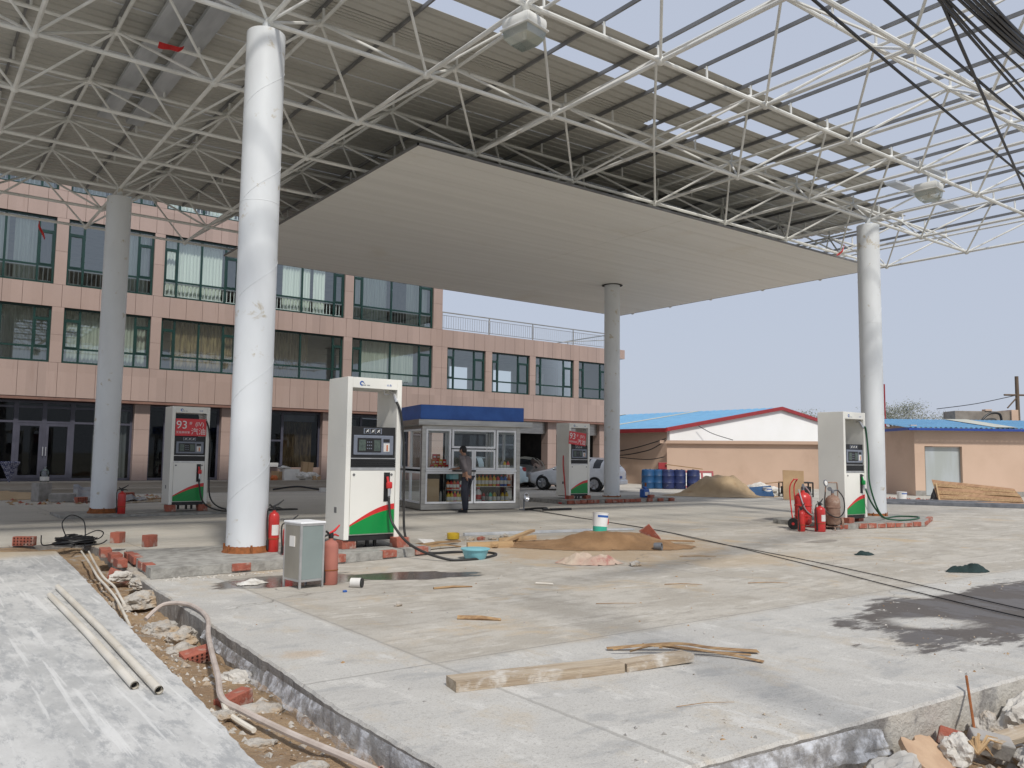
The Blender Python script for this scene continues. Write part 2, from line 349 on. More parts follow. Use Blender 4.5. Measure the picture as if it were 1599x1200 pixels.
    wv=g.n('ShaderNodeVectorMath',operation='ADD'); nv=g.n('ShaderNodeTexNoise'); nv.inputs['Scale'].default_value=1.6; nv.inputs['Detail'].default_value=6; g.link(p,nv.inputs['Vector'])
    sc=g.n('ShaderNodeVectorMath',operation='SCALE'); g.link(nv.outputs['Color'],sc.inputs[0]); sc.inputs['Scale'].default_value=.55; g.link(p,wv.inputs[0]); g.link(sc.outputs[0],wv.inputs[1]); g.link(wv.outputs[0],cr.inputs['Vector'])
    ck=g.math('MULTIPLY',g.math('SUBTRACT',1.0,g.ramp(cr.outputs['Distance'],.0008,.0035)),g.ramp(g.noise(p,.4,3,.5),.52,.60))
    col=g.mix(g.math('MULTIPLY',ck,.7),col,(.16,.145,.125))
    spl=g.n('ShaderNodeTexVoronoi'); spl.inputs['Scale'].default_value=1.1; g.link(wv.outputs[0],spl.inputs['Vector'])
    sp=g.math('MULTIPLY',g.math('SUBTRACT',1.0,g.ramp(g.math('ADD',spl.outputs['Distance'],g.math('MULTIPLY',n3,.18)),.13,.20)),g.ramp(n2,.5,.62))
    col=g.mix(g.math('MULTIPLY',sp,.6),col,(.62,.605,.575))
    # dusty tyre tracks curving through the yard
    for cx,cy,r0 in ((-6.0,2.0,12.2),(-6.0,2.0,13.7),(30.0,-9.0,19.0),(30.0,-9.0,20.6)):
        dv=g.n('ShaderNodeVectorMath',operation='DISTANCE'); g.link(p,dv.inputs[0]); dv.inputs[1].default_value=(cx,cy,0)
        tr_=g.math('SUBTRACT',1.0,g.ramp(g.math('ABSOLUTE',g.math('ADD',g.math('SUBTRACT',dv.outputs['Value'],r0),wob)),.06,.13))
        col=g.mix(g.math('MULTIPLY',g.math('MULTIPLY',tr_,g.ramp(g.noise(p,2.2,6,.7),.42,.62)),.32),col,(.27,.245,.205))
    # wet stains
    nw=g.math('ADD',g.math('MULTIPLY',g.math('SUBTRACT',g.noise(p,1.1,7,.62,stretch=(.7,1.3,1),dist=.3),.5),1.35),g.math('MULTIPLY',g.math('SUBTRACT',g.noise(p,5,6,.7,stretch=(.45,1.6,1)),.5),.7))
    def wet(cx,cy,rx,ry,rot=0,a=.86,bb=1.0):
        return g.math('SUBTRACT',1.0,g.ramp(g.math('ADD',g.ell(p,cx,cy,rx,ry,rot),nw),a,bb))
    w1=g.math('MULTIPLY',wet(8.75,3.80,2.5,.90,.06),g.math('SUBTRACT',1.0,wet(7.45,3.78,.50,.34,-.5,.6,1.05)))
    w2=g.math('MAXIMUM',wet(3.85,9.05,1.0,.50,-.15),wet(4.95,8.78,.95,.36,-.35))
    w3=wet(13.2,8.6,.55,.16,.1); w4=wet(3.6,19.4,1.6,.25,.02)
    w5=g.math('MULTIPLY',wet(17.3,12.4,1.1,.35,.2),.45)
    W=g.math('MAXIMUM',g.math('MAXIMUM',w1,w2),g.math('MAXIMUM',g.math('MULTIPLY',g.math('MAXIMUM',w3,w4),.45),w5))
    col=g.mix(g.math('MULTIPLY',W,.93),col,(.070,.056,.047))
    g.link(col,b.inputs['Base Color'])
    ro=g.math('MULTIPLY_ADD',W,-.22,.88); 
    film=g.math('MAXIMUM',g.math('MULTIPLY',g.ramp(w2,.55,.9),.95),g.math('MULTIPLY',g.math('MULTIPLY',g.ramp(n2,.47,.56),W),.40))
    g.link(g.math('MULTIPLY_ADD',film,-.58,ro),b.inputs['Roughness'])
    h=g.math('ADD',g.math('MULTIPLY',n3,.6),g.math('MULTIPLY',n4,.3)); h=g.math('MULTIPLY',h,g.math('MULTIPLY_ADD',W,-.8,1.0))
    h=g.math('SUBTRACT',h,g.math('MULTIPLY',J,.5))
    g.bump(h,.55,.02,b); return m
M['slab']=slab_mat()
def pad_mat():
    m,t,b=nt('road_pad_concrete'); g=G(t); p=g.pos()
    a=g.noise(p,1.3,7,.65,stretch=(1,.45,1),rotz=.15); c=g.noise(p,3.2,7,.7,stretch=(1.3,.6,1),rotz=-.4); d=g.noise(p,14,5,.7)
    col=g.mix(g.ramp(a,.34,.64),(.395,.395,.385),(.53,.525,.505))
    col=g.mix(g.ramp(c,.46,.64),col,(.57,.565,.545))
    col=g.mix(g.math('MULTIPLY',g.ramp(g.noise(p,4.6,9,.8,stretch=(1.6,.5,1),rotz=1.1),.49,.60),.85),col,(.33,.335,.335))
    col=g.mix(g.math('MULTIPLY',g.ramp(g.noise(p,9,9,.8,stretch=(1.6,.4,1),rotz=.9),.53,.64),.6),col,(.62,.615,.595))
    for rz,th,sc in ((.75,.60,1.7),(-.62,.61,1.4),(1.35,.62,1.1)):
        st=g.noise(p,sc,6,.6,stretch=(7,.25,1),rotz=rz,dist=.15); col=g.mix(g.math('MULTIPLY',g.ramp(st,th,th+.05),.6),col,(.66,.655,.635))
    col=g.mix(g.ramp(g.noise(p,.55,5,.6),.55,.72),col,(.58,.575,.55))
    s=g.sep(p); back=g.ramp(g.math('ADD',s[1],a),13.2,14.0); col=g.mix(g.math('MULTIPLY',back,.8),col,(.47,.38,.26))
    col=g.mix(g.math('MULTIPLY',g.ramp(g.noise(p,40,3,.7),.62,.72),.4),col,(.20,.20,.19))
    g.link(col,b.inputs['Base Color']); b.inputs['Roughness'].default_value=.8; g.bump(d,.25,.015,b); return m
M['pad']=pad_mat()
def edge_mat():
    m,t,b=nt('dark_slab_edge'); g=G(t); p=g.pos()  # mottled dark grey on the slab sides, with paler blotches
    col=g.mix(g.ramp(g.noise(p,3,7,.7,stretch=(1,1,.5)),.38,.66),(.24,.225,.21),(.36,.35,.33))
    col=g.mix(g.ramp(g.noise(p,6,6,.7,stretch=(1,1,.4)),.56,.70),col,(.13,.11,.10))
    s=g.sep(p); col=g.mix(g.math('MULTIPLY',g.ramp(g.math('ADD',g.noise(p,2.2,6,.7),g.math('MULTIPLY',g.ramp(s[0],4.4,4.8),.3)),.62,.74),.8),col,(.58,.55,.49))
    g.link(col,b.inputs['Base Color']); b.inputs['Roughness'].default_value=.75; g.bump(g.noise(p,22,6,.7),.7,.03,b); return m
M['edge']=edge_mat()
def dirt_mat():
    m,t,b=nt('trench_dirt'); g=G(t); p=g.pos()
    col=g.mix(g.ramp(g.noise(p,2.2,7,.7),.38,.64),(.44,.305,.18),(.30,.20,.12))
    col=g.mix(g.ramp(g.noise(p,3.4,7,.7),.54,.66),col,(.46,.42,.365))
    col=g.mix(g.ramp(g.noise(p,24,5,.75),.58,.70),col,(.50,.45,.39))
    col=g.mix(g.math('MULTIPLY',g.ramp(g.noise(p,33,5,.75),.60,.70),.7),col,(.12,.085,.06))
    g.link(col,b.inputs['Base Color']); b.inputs['Roughness'].default_value=.97
    g.bump(g.math('ADD',g.noise(p,18,6,.75),g.math('MULTIPLY',g.noise(p,60,3,.7),.5)),1.0,.035,b); return m
M['dirt']=dirt_mat()
M['field']=mat('dusty_field',(.30,.27,.21),(.24,.22,.16),.95,scale=.05,world=True)
# ------------------------------------------------------------------ camera, sky, sun
cam=bpy.data.cameras.new('camera'); co=bpy.data.objects.new('camera',cam); COL.objects.link(co)
cam.sensor_width=36; cam.lens=36*1300.31/1599; cam.clip_end=3000; cam.clip_start=.05
pitch,roll,yaw=.08681,.012328,.640900
fw=Vector((math.sin(yaw)*math.cos(pitch),math.cos(yaw)*math.cos(pitch),math.sin(pitch)))
rt=Vector((math.cos(yaw),-math.sin(yaw),0)); up=rt.cross(fw)
rt,up=math.cos(roll)*rt+math.sin(roll)*up,-math.sin(roll)*rt+math.cos(roll)*up
mw=Matrix((rt,up,-fw)).transposed().to_4x4(); mw.translation=(0,0,1.42); co.matrix_world=mw
scene.camera=co
w=bpy.data.worlds.new('World'); scene.world=w; w.use_nodes=True
sky=w.node_tree.nodes.new('ShaderNodeTexSky'); sky.sky_type='NISHITA'; sky.sun_disc=False
SUN_EL,SUN_AZ=R(50),R(195)
sky.sun_elevation=SUN_EL; sky.sun_rotation=SUN_AZ; sky.air_density=1.3; sky.dust_density=1.6; sky.ozone_density=1.5; sky.altitude=50
bg=w.node_tree.nodes['Background']; bg.inputs[1].default_value=.10
hz=w.node_tree.nodes.new('ShaderNodeMix'); hz.data_type='RGBA'; hz.inputs[0].default_value=.93; hz.inputs[7].default_value=(3.55,3.9,4.7,1)   # milky spring haze
w.node_tree.links.new(sky.outputs[0],hz.inputs[6]); w.node_tree.links.new(hz.outputs[2],bg.inputs[0])
sl=bpy.data.lights.new('sun','SUN'); sl.energy=2.2; sl.angle=R(4.0); sl.color=(1,.955,.885)
so=bpy.data.objects.new('sun',sl); COL.objects.link(so)
d=Vector((math.sin(R(15))*math.cos(SUN_EL),math.cos(R(15))*math.cos(SUN_EL),-math.sin(SUN_EL)))
so.rotation_euler=d.to_track_quat('-Z','Y').to_euler()
scene.view_settings.view_transform='Standard'; scene.view_settings.look='None'; scene.view_settings.exposure=0.52; scene.view_settings.gamma=1
# ------------------------------------------------------------------ ground
mb=MB(); mb.quad((-900,-900,-.36),(900,-900,-.36),(900,900,-.36),(-900,900,-.36))
tag(mb.build('ground',M['field']),kind='structure')
def rough_edge(P,step=.07,amp=.007,skip=()):
    out=[]
    for i in range(len(P)):
        a=Vector(P[i]);b=Vector(P[(i+1)%len(P)]); L=(b-a).length; n=max(1,int(L/step)) if i not in skip else 1
        for j in range(n):
            t=j/n; p=a.lerp(b,t)
            if n>1 and j>0: nrm=Vector((-(b-a).y,(b-a).x)).normalized(); p=p+nrm*random.uniform(-amp,amp)
            out.append((p.x,p.y))
    return out
def slab(name,P,zt,zb,mt,ms,skip):
    P=rough_edge(P,skip=skip); n=len(P)
    bm=bmesh.new(); top=[bm.verts.new((x,y,zt)) for x,y in P]
    ar=sum(P[i][0]*P[(i+1)%n][1]-P[(i+1)%n][0]*P[i][1] for i in range(n))
    ins=[]
    low=[bm.verts.new((x,y,zt-.018)) for x,y in P]
    bot=[bm.verts.new((x+random.uniform(-.012,.012),y+random.uniform(-.012,.012),zb)) for x,y in P]
    # rounded arris: pull the low ring outward a little
    f=bm.faces.new(top); f.material_index=0
    for i in range(n):
        j=(i+1)%n
        a=bm.faces.new((top[i],low[i],low[j],top[j])); a.material_index=0
        c=bm.faces.new((low[i],bot[i],bot[j],low[j])); c.material_index=1
    for i in range(n):
        p,q=Vector(P[i-1]),Vector(P[(i+1)%n]); t=(q-p).normalized(); nrm=Vector((t.y,-t.x))*(1 if ar>0 else -1)
        low[i].co.x+=nrm.x*.012; low[i].co.y+=nrm.y*.012
    bmesh.ops.recalc_face_normals(bm,faces=bm.faces[:])
    me=bpy.data.meshes.new(name); bm.to_mesh(me); bm.free(); me.materials.append(mt); me.materials.append(ms)
    o=bpy.data.objects.new(name,me); COL.objects.link(o); return tag(o,kind='structure')
main=[(2.10,2.62),(3.05,2.71),(4.3,2.63),(6.2,2.53),(9.0,2.42),(80,1.0),(80,75),(-40,75),(-40,14.75),(1.75,14.6),(2.55,14.9),(2.62,13.4),(2.42,10.6),(2.36,9.8),(2.25,7.1),(2.19,5.5),(2.12,4.4),(2.13,3.4)]
slab('concrete_forecourt',main,0,-.33,M['slab'],M['edge'],skip=(4,5,6,7,8))
pad=[(-30,-8),(1.3,-8),(1.42,2.0),(1.47,4.1),(1.545,5.07),(1.61,6.36),(1.76,8.74),(1.92,11.4),(2.02,13.6),(1.2,13.9),(-30,14.0)]
slab('road_pad',pad,-.012,-.33,M['pad'],M['edge'],skip=(0,9,10))
# trench floor and the rough dirt in front of the slab
def hmesh(name,x0,x1,y0,y1,st,fn,m):
    nx=int((x1-x0)/st);ny=int((y1-y0)/st);mb=MB()
    vs=[(x0+i*st,y0+j*st,fn(x0+i*st,y0+j*st)) for j in range(ny+1) for i in range(nx+1)]
    fs=[(j*(nx+1)+i,j*(nx+1)+i+1,(j+1)*(nx+1)+i+1,(j+1)*(nx+1)+i) for j in range(ny) for i in range(nx)]
    mb.add(vs,fs,True); return tag(mb.build(name,m),kind='structure')
from mathutils import noise as mn
def nz(x,y,s,seed=0): return mn.noise(Vector((x*s,y*s,seed)))
def tz(x,y):
    t=(x-1.5)/.7; z=-.08-.12*max(0,min(1,t))
    z+=.05*nz(x,y,1.6,1)+.03*nz(x,y,5,2)+.012*nz(x,y,17,3)
    z-=max(0,min(1,(3.2-y)/1.2))*.12
    if y>12.3: z+= (y-12.3)*.035
    return max(-.34,min(-.03,z))
hmesh('trench_floor',1.35,2.75,1.6,14.96,.045,tz,M['dirt'])
hmesh('rubble_ground',2.2,14,-1.2,2.85,.06,lambda x,y:-.27+.05*nz(x,y,1.3,5)+.035*nz(x,y,4,6)+.015*nz(x,y,15,7),M['dirt'])
# sand blown over the joint behind the pad
mb=MB()
def strip(mb,P,z,st=.2):
    mb.add([(x,y,z) for x,y in P],[tuple(range(len(P)))])
# ------------------------------------------------------------------ canopy
XA,YA,BX=3.93,11.14,2.594
LY=[YA+v for v in (-5.15,-2.62,0,2.42,4.75,7.05,9.4,11.45,13.55)]
LX=[XA+BX*k for k in range(-3,9)]
UY=[YA-6.45]+[(LY[i]+LY[i+1])/2 for i in range(len(LY)-1)]
UX=[XA+BX*(k+.5) for k in range(-4,9)]
ZL,ZU=7.485,8.42
can=empty('fuel_canopy',(XA,YA,0),0,'large unfinished forecourt canopy of white steel space frame on four round columns','canopy')
inv=Matrix.Translation((-XA,-YA,0))
def cbuild(mb,name,m):
    o=mb.build(name,m,can); o.matrix_parent_inverse=inv; return o
ws=M['white_steel']
for y in LY:
    mb=MB(); mb.tube([(LX[0],y,ZL),(LX[-1],y,ZL)],.037,8)
    for x in LX: mb.ball((x,y,ZL),.075,6)
    cbuild(mb,'bottom_chord',ws)
for x in LX:
    mb=MB(); mb.tube([(x,LY[0],ZL),(x,LY[-1],ZL)],.035,8); cbuild(mb,'bottom_chord',ws)
for y in UY:
    mb=MB(); mb.tube([(UX[0],y,ZU),(UX[-1],y,ZU)],.035,8)
    for x in UX: mb.ball((x,y,ZU),.07,6)
    cbuild(mb,'top_chord',ws)
for x in UX:
    mb=MB(); mb.tube([(x,UY[0],ZU),(x,UY[-1],ZU)],.030,8); cbuild(mb,'top_chord',ws)
for j,y in enumerate(LY):
    mb=MB()
    for i,x in enumerate(LX):
        for uy in (UY[j],UY[j+1] if j+1<len(UY) else None):
            if uy is None: continue
            for ux in (UX[i],UX[i+1]):
                mb.tube([(x,y,ZL),(ux,uy,ZU)],.024,6,False)
    cbuild(mb,'web_brace',ws)
# purlins with their stub posts
px=-5.1; k=0
while px<26.2:
    mb=MB(); y0=UY[0]-.15; y1=25.3
    zz=8.69
    mb.box(px-.017,px+.017,y0,y1,zz+.065,zz+.07); mb.box(px-.017,px+.017,y0,y1,zz,zz+.005); mb.box(px-.017,px-.012,y0,y1,zz+.005,zz+.065)
    cbuild(mb,'purlin',M['purlin'])
    px+=BX/2; k+=1
rest=MB()
for j,y in enumerate(UY):
    px=-5.1
    while px<26.2:
        if j in (1,2,3) and px>4:
            mb=MB(); mb.tube([(px,y,ZU),(px,y,8.688)],.024,6); cbuild(mb,'purlin_post',ws)
        else: rest.tube([(px,y,ZU),(px,y,8.688)],.024,6)
        px+=BX/2
tag(cbuild(rest,'purlin_post',ws),kind='stuff')
# ribbed roof sheets, laid along x in strips
def sheet(x0,x1,y0,wd,z,slope=0):
    prof=[];n=4;p=wd/n
    for i in range(n):
        prof += [(i*p,0),(i*p+p*.70,0),(i*p+p*.78,.035),(i*p+p*.92,.035)]
    prof.append((wd,0))
    mb=MB(); m=len(prof); vs=[]
    for x in (x0,x1):
        for t in (0,.004):
            vs+=[(x,y0+a,z+b+t) for a,b in prof]
    fs=[]
    for i in range(m-1):
        fs.append((i,i+1,2*m+i+1,2*m+i)); fs.append((m+i+1,m+i,3*m+i,3*m+i+1))
        fs.append((i,m+i,m+i+1,i+1)); fs.append((2*m+i+1,3*m+i+1,3*m+i,2*m+i))
    fs.append((0,2*m,3*m,m)); fs.append((m-1,2*m-1,4*m-1,3*m-1))
    mb.add(vs,fs); cbuild(mb,'roof_sheet',M['sheet'])
sheet(-5.2,19.6,10.02,.93,8.765); 
sheet(-5.2,20.9,11.36,.88,8.765)
sheet(-5.2,12.9,12.22,.40,8.768)
y=12.58;i=0
while y<25.2:
    xe=[24.1,23.6,24.3,24.0,23.8][i%5]
    xs=-5.2
    sheet(xs,9.6+(i%2)*.05,y,.925,8.762+.006*(i%2)); sheet(9.6,xe,y,.925,8.772+.006*(i%2))
    y+=.925; i+=1
# two galvanised gutters hung under the left sheets
for gx in (3.15,3.72):
    mb=MB(); mb.box(gx,gx+.34,12.0,19.2,8.56,8.565); mb.box(gx,gx+.006,12.0,19.2,8.565,8.64); mb.box(gx+.334,gx+.34,12.0,19.2,8.565,8.64); cbuild(mb,'gutter',M['galv'])
mb=MB(); mb.box(19.0,20.95,9.86,10.0,8.6,8.66); cbuild(mb,'gutter',M['galv'])
mb=MB(); mb.box(20.4,24.3,10.9,11.2,8.6,8.66); cbuild(mb,'gutter',M['galv'])
# finished ceiling of narrow planks
mb=MB(); x0,x1,y0,y1,zc=7.72,23.95,13.42,24.78,7.285
def ceil_run(xa,xb,ph):
    y=y0;k=0
    while y<y1-.05:
        w_=.2; dz=.0012*math.sin(k*2.3+ph)
        mb.box(xa,xb,y+.003,min(y+w_-.003,y1),zc+dz,zc+.03); y+=w_;k+=1
ceil_run(x0,15.38,0); ceil_run(15.396,x1,1.0)
mb.box(x0+.01,x1-.01,y0+.01,y1-.01,zc+.028,zc+.06)
cbuild(mb,'ceiling_panel',M['ceil'])
mb=MB()
mb.box(x0-.03,x0,y0-.03,y1+.03,zc-.003,zc+.045); mb.box(x0-.03,x1+.03,y0-.03,y0,zc-.003,zc+.045); mb.box(x1,x1+.03,y0-.03,y1+.03,zc-.003,zc+.045); mb.box(x0-.03,x1+.03,y1,y1+.03,zc-.003,zc+.045)
cbuild(mb,'ceiling_trim',M['purlin'])
# columns
def column(x,y,zb,zt):
    mb=MB(); r=.264
    mb.lathe([(r,zb+.09),(r,zt-.012),(r-.012,zt)],(x,y,0),36)
    pts=[]; ph=random.uniform(0,6)
    for i in range(int((zt-zb-.2)/1.35*24)):
        a=ph+i*2*math.pi/24; pts.append((x+math.cos(a)*(r+.001),y+math.sin(a)*(r+.001),zb+.12+i*1.35/24))
    mb.tube(pts,.0045,5,False)
    for zz in (zb+4.75,): mb.lathe([(r-.001,-.008),(r+.0025,-.004),(r+.0025,.004),(r-.001,.008)],(x,y,zz),36)
    mb.tube([(x,y,zt-.01),(x,y,ZL)],.06,10); mb.lathe([(.13,zt),(.13,zt+.02)],(x,y,0),12)
    o=cbuild(mb,'column',M['white_col'])
    m2=MB(); m2.lathe([(r+.05,zb-.1),(r+.055,zb+.01),(r+.02,zb+.06),(r-.005,zb+.11)],(x,y,0),24)
    for a in range(6): m2.tube([(x+math.cos(a*1.05+.4)*(r+.035),y+math.sin(a*1.05+.4)*(r+.035),zb-.04),(x+math.cos(a*1.05+.4)*(r+.03),y+math.sin(a*1.05+.4)*(r+.03),zb+.12)],.014,6)
    b=m2.build('base_collar',M['rust'],o); return o
column(3.915,11.14,.10,7.30); column(3.93,20.5,.06,7.25); column(19.47,20.45,.06,7.34); column(19.36,11.1,.06,7.30)
# dark collar round the rear right column at the ceiling
mb=MB(); mb.lathe([(.36,-.014),(.30,-.02),(.285,-.002)],(19.47,20.45,zc),20); cbuild(mb,'column_collar',M['dark'])
# floodlights
def flood(x,y,z,rz,label):
    t=empty('floodlight',(x,y,z),rz,label,'lamp','square floodlights hung from the canopy frame')
    mb=MB(); mb.tube([(0,0,.30),(0,0,.12)],.03,8); mb.bbox(-.21,.21,-.24,.24,-.02,.13,.045); mb.bbox(-.225,.225,-.255,.255,-.045,-.02,.012); mb.build('housing',M['lampwhite'],t)
    m=MB(); vs=[]; 
    for s,zz in ((1,-.046),(.93,-.15),(.62,-.24)): vs+=[(sx*.195*s,sy*.22*s,zz) for sx,sy in ((-1,-1),(1,-1),(1,1),(-1,1))]
    fs=[(i*4+k,i*4+(k+1)%4,i*4+4+(k+1)%4,i*4+4+k) for i in range(2) for k in range(4)]+[(8,9,10,11)]
    m.add(vs,fs); m.build('lens',M['lens'],t)
    m=MB(); m.lathe([(.12,-.05),(.03,-.06),(.03,-.15),(.0,-.17)],n=10); m.build('bulb',M['lampwhite'],t)
    return t
flood(6.52,8.56,7.16,.2,'square white floodlight hanging near the front of the canopy, close to camera')
flood(17.35,8.56,7.16,.1,'square white floodlight hanging above the right front column')
# red cloth tags
for P,lab in (([(3.11,13.87,8.0),(3.25,13.8,7.97),(3.4,13.72,7.95),(3.46,13.7,7.99)],'red cloth strip tied to the roof frame above the left gutters'),
              ([(2.83,24.8,7.42),(2.86,24.8,7.28),(2.95,24.78,7.12),(2.98,24.77,7.0)],'red cloth strip hanging off the left rear truss before the windows'),
              ([(21.75,13.2,7.62),(21.7,13.22,7.48),(21.62,13.26,7.36),(21.5,13.3,7.30)],'red cloth strip tied to the truss beside the right column')):
    mb=MB(); q=smoothpts(P,4); n=len(q); vs=[]
    for i,p in enumerate(q):
        hw=.055*(1-.5*i/n); vs+=[(p.x+.01,p.y,p.z+hw),(p.x-.01,p.y+.02*math.sin(i),p.z-hw)]
    mb.add(vs,[(2*i,2*i+1,2*i+3,2*i+2) for i in range(n-1)])
    o=mb.build('cloth_tag',M['red']); md=o.modifiers.new('s','SOLIDIFY'); md.thickness=.008; tag(o,lab,'cloth tag','red cloth tags on the canopy frame')
# ------------------------------------------------------------------ office building
YF=31.56
B=empty('office_building',(12,YF,0),0,'long office building clad in pink granite panels with green framed windows','building')
def bb(mb,name,m,parent=None):
    o=mb.build(name,m,parent or B)
    if parent is None: o.matrix_parent_inverse=Matrix.Translation((-12,-YF,0))
    return o
def band(x0,x1,z0,z1,w=.5836,off=0):
    mb=MB(); x=x0; mb.cur=0
    while x<x1-.02:
        xe=min(x+w,x1); 
        if x1-xe<.2: xe=x1
        mb.box(x+.006,xe-.006,YF,YF+.03,z0+.004,z1-.004); x=xe
    mb.cur=1; mb.box(x0,x1,YF+.022,YF+.30,z0+.01,z1-.01)
    return bb(mb,'cladding_band',[M['granite'],M['joint']])
def pillar(x0,x1,z0,z1,y=YF,d=.25,m='granite'):
    mb=MB(); h=z1-z0; n=max(2,round(h/1.0))
    for i in range(n): mb.box(x0+.003,x1-.003,y,y+d,z0+h*i/n+.004,z0+h*(i+1)/n-.004)
    mb.cur=1; mb.box(x0+.012,x1-.012,y+.01,y+d-.01,z0,z1)
    return bb(mb,'pillar',[M[m],M['joint']])
def pleat(mb,x0,x1,y,z0,z1,pitch=.12,amp=.03):
    n=max(4,int((x1-x0)/pitch*4)); vs=[]
    for i in range(n+1):
        x=x0+(x1-x0)*i/n; yy=y+amp*math.sin(i*math.pi/2+.5*math.sin(i*.7)); vs+=[(x,yy,z0),(x,yy,z1)]
    mb.add(vs,[(2*i,2*i+2,2*i+3,2*i+1) for i in range(n)],True)
def window(xs,z0,z1,low=.27,top=.22,sashes=(0,-1),curt=(),cm='curtain',rail=False,y=YF+.10):
    x0,x1=xs[0],xs[-1]; f=.034; h=z1-z0; zl=z0+h*low; zt=z1-h*top
    mb=MB()
    for x in (x0,x1): mb.box(x-.0 if x==x0 else x-2*f, x+2*f if x==x0 else x, y,y+.08,z0,z1)
    for zz in (z0,z1-2*f): mb.box(x0+2*f,x1-2*f,y+.002,y+.078,zz,zz+2*f)
    for x in xs[1:-1]: mb.box(x-f,x+f,y-.004,y+.076,z0+2*f,z1-2*f)
    cells=list(zip(xs[:-1],xs[1:]))
    mb.box(x0+2*f,x1-2*f,y+.004,y+.07,zl-f,zl+f*.8)
    for s in sashes:
        a,b=cells[s]; a=a+(2*f if a==x0 else f); b=b-(2*f if b==x1 else f)
        mb.box(a,b,y-.012,y+.06,zt-f,zt+f)
        for (p,q,r_,t) in ((a,a+f,zl+f,zt-f),(b-f,b,zl+f,zt-f)): mb.box(p,q,y-.016,y+.05,r_,t)
        for zz in (zl+f*.8,zt-2*f): mb.box(a+f,b-f,y-.015,y+.05,zz,zz+f)
    W=bb(mb,'window',M['greenframe'])
    W_inv=W
    m=MB(); m.quad((x0+.03,y+.03,z0+.03),(x1-.03,y+.03,z0+.03),(x1-.03,y+.03,z1-.03),(x0+.03,y+.03,z1-.03)); o=m.build('pane',M['glass'],W)
    if curt:
        m=MB()
        for a,b in curt: pleat(m,x0+(x1-x0)*a,x0+(x1-x0)*b,y+.32,z0+.02,z1-.02)
        m.build('curtain',M[cm],W)
    if rail:
        m=MB(); zr=z0+h*low*.88
        m.box(x0+.05,x1-.05,y+.085,y+.11,zr,zr+.04); m.box(x0+.05,x1-.05,y+.085,y+.11,z0+.08,z0+.11)
        x=x0+.1
        while x<x1-.08: m.box(x,x+.028,y+.087,y+.108,z0+.11,zr); x+=.14
        m.build('railing',M['alu'],W)
Z=[3.22,4.39,6.28,7.05,9.35,10.31,12.0,12.7]
XL,XC,XR=-9.0,19.6,30.57
for a,b in ((0,1),(2,3),(4,5),(6,7)): band(XL,XC,Z[a],Z[b])
band(XC,XR,Z[0],Z[1]); band(XC,XR,Z[2],Z[3]+.02)
wins=[[-8.6,-8.1,-7,-5.9,-5.4],[-5.0,-4.5,-3.4,-2.4,-1.9],[-1.5,-1.0,-.1,.5,1.0],[1.35,1.86,2.68,3.65,4.15],[4.52,5.03,5.9,6.81,7.31],[7.67,8.15,9.02,9.92,10.42],[11.2,11.63,13.0,14.4,14.83],[15.22,15.67,17.06,18.49,19.13]]
curtA=[((.1,.5),),((.5,.95),),((.1,.55),),((.16,.52),(.58,.84)),((.60,.97),),((.02,.80),),((.30,.62),(.66,.80)),((.03,.45),(.70,.97))]
curtB=[((.1,.9),),((.1,.9),),((.05,.95),),((.02,.97),),((.02,.97),),((.16,.98),),((.02,.62),),((.16,.80),)]
gold=[0,0,0,0,0,1,1,0]
for i,xs in enumerate(wins):
    window(xs,Z[3],Z[4],rail=True,curt=curtA[i],cm='curtain')
    window(xs,Z[1],Z[2],curt=curtB[i],cm='goldcurtain' if gold[i] else 'greencurtain')
    window(xs,Z[5],Z[6],rail=True,curt=((.05,.4),(.6,.95)))
    nx=wins[i+1][0] if i+1<len(wins) else XC
    for a,b in ((1,2),(3,4),(5,6)): pillar(xs[-1]+.0,nx,Z[a],Z[b])
for a,b in ((1,2),(3,4),(5,6)): pillar(XL,-8.6,Z[a],Z[b])
ww=[[19.9,20.3,21.42,22.0],[22.37,22.77,23.97,24.61],[24.97,25.36,26.82,27.42],[27.75,28.14,29.3,29.75]]
pillar(XC+.004,19.9,Z[1],Z[2])
for i,xs in enumerate(ww):
    window(xs,Z[1],Z[2],low=.28)
    pillar(xs[-1],ww[i+1][0] if i<3 else XR,Z[1],Z[2])
mb=MB(); mb.box(XR+.002,XR+.35,YF-.05,YF+8,6.62,7.09); bb(mb,'parapet_cap',M['granite'])
# body of the building: floors, side and back walls
mb=MB()
for z0,z1,xr in ((3.3,3.9,XR),(6.45,6.9,XR),(9.5,9.9,XC),(12.2,12.5,XC)): mb.box(XL,xr-.03,YF+.31,YF+8,z0,z1)
mb.box(XL,XC,YF+7.8,YF+8,.4,12.2)
for x in (4.35,11.0,19.4): mb.box(x-.1,x+.1,YF+.32,YF+7.8,3.9,12.2)
bb(mb,'floor_slab',M['room'])
mb=MB(); mb.box(XC-.25,XC-.02,YF+.301,YF+8,7.06,12.7); mb.box(XR-.25,XR-.004,YF+.301,YF+8,3.24,7.0); mb.box(XL,XL+.2,YF+.301,YF+8,0,12.7); bb(mb,'side_wall',M['granite'])
mb=MB()
for a,b in ((19.62,20.6),(21.8,23.2),(24.4,26.0),(27.3,28.3),(29.5,30.5)): mb.box(a,b,YF+5,YF+5.15,3.9,6.45)
mb.box(19.62,30.3,YF+4.99,YF+5.16,3.9,4.7); mb.box(19.62,30.3,YF+4.99,YF+5.16,6.1,6.45)
for x in (21.0,23.6,26.3,28.9): mb.box(x-.25,x+.25,YF+2.2,YF+2.7,3.9,6.45)
bb(mb,'interior_wall',M['paleroom'])
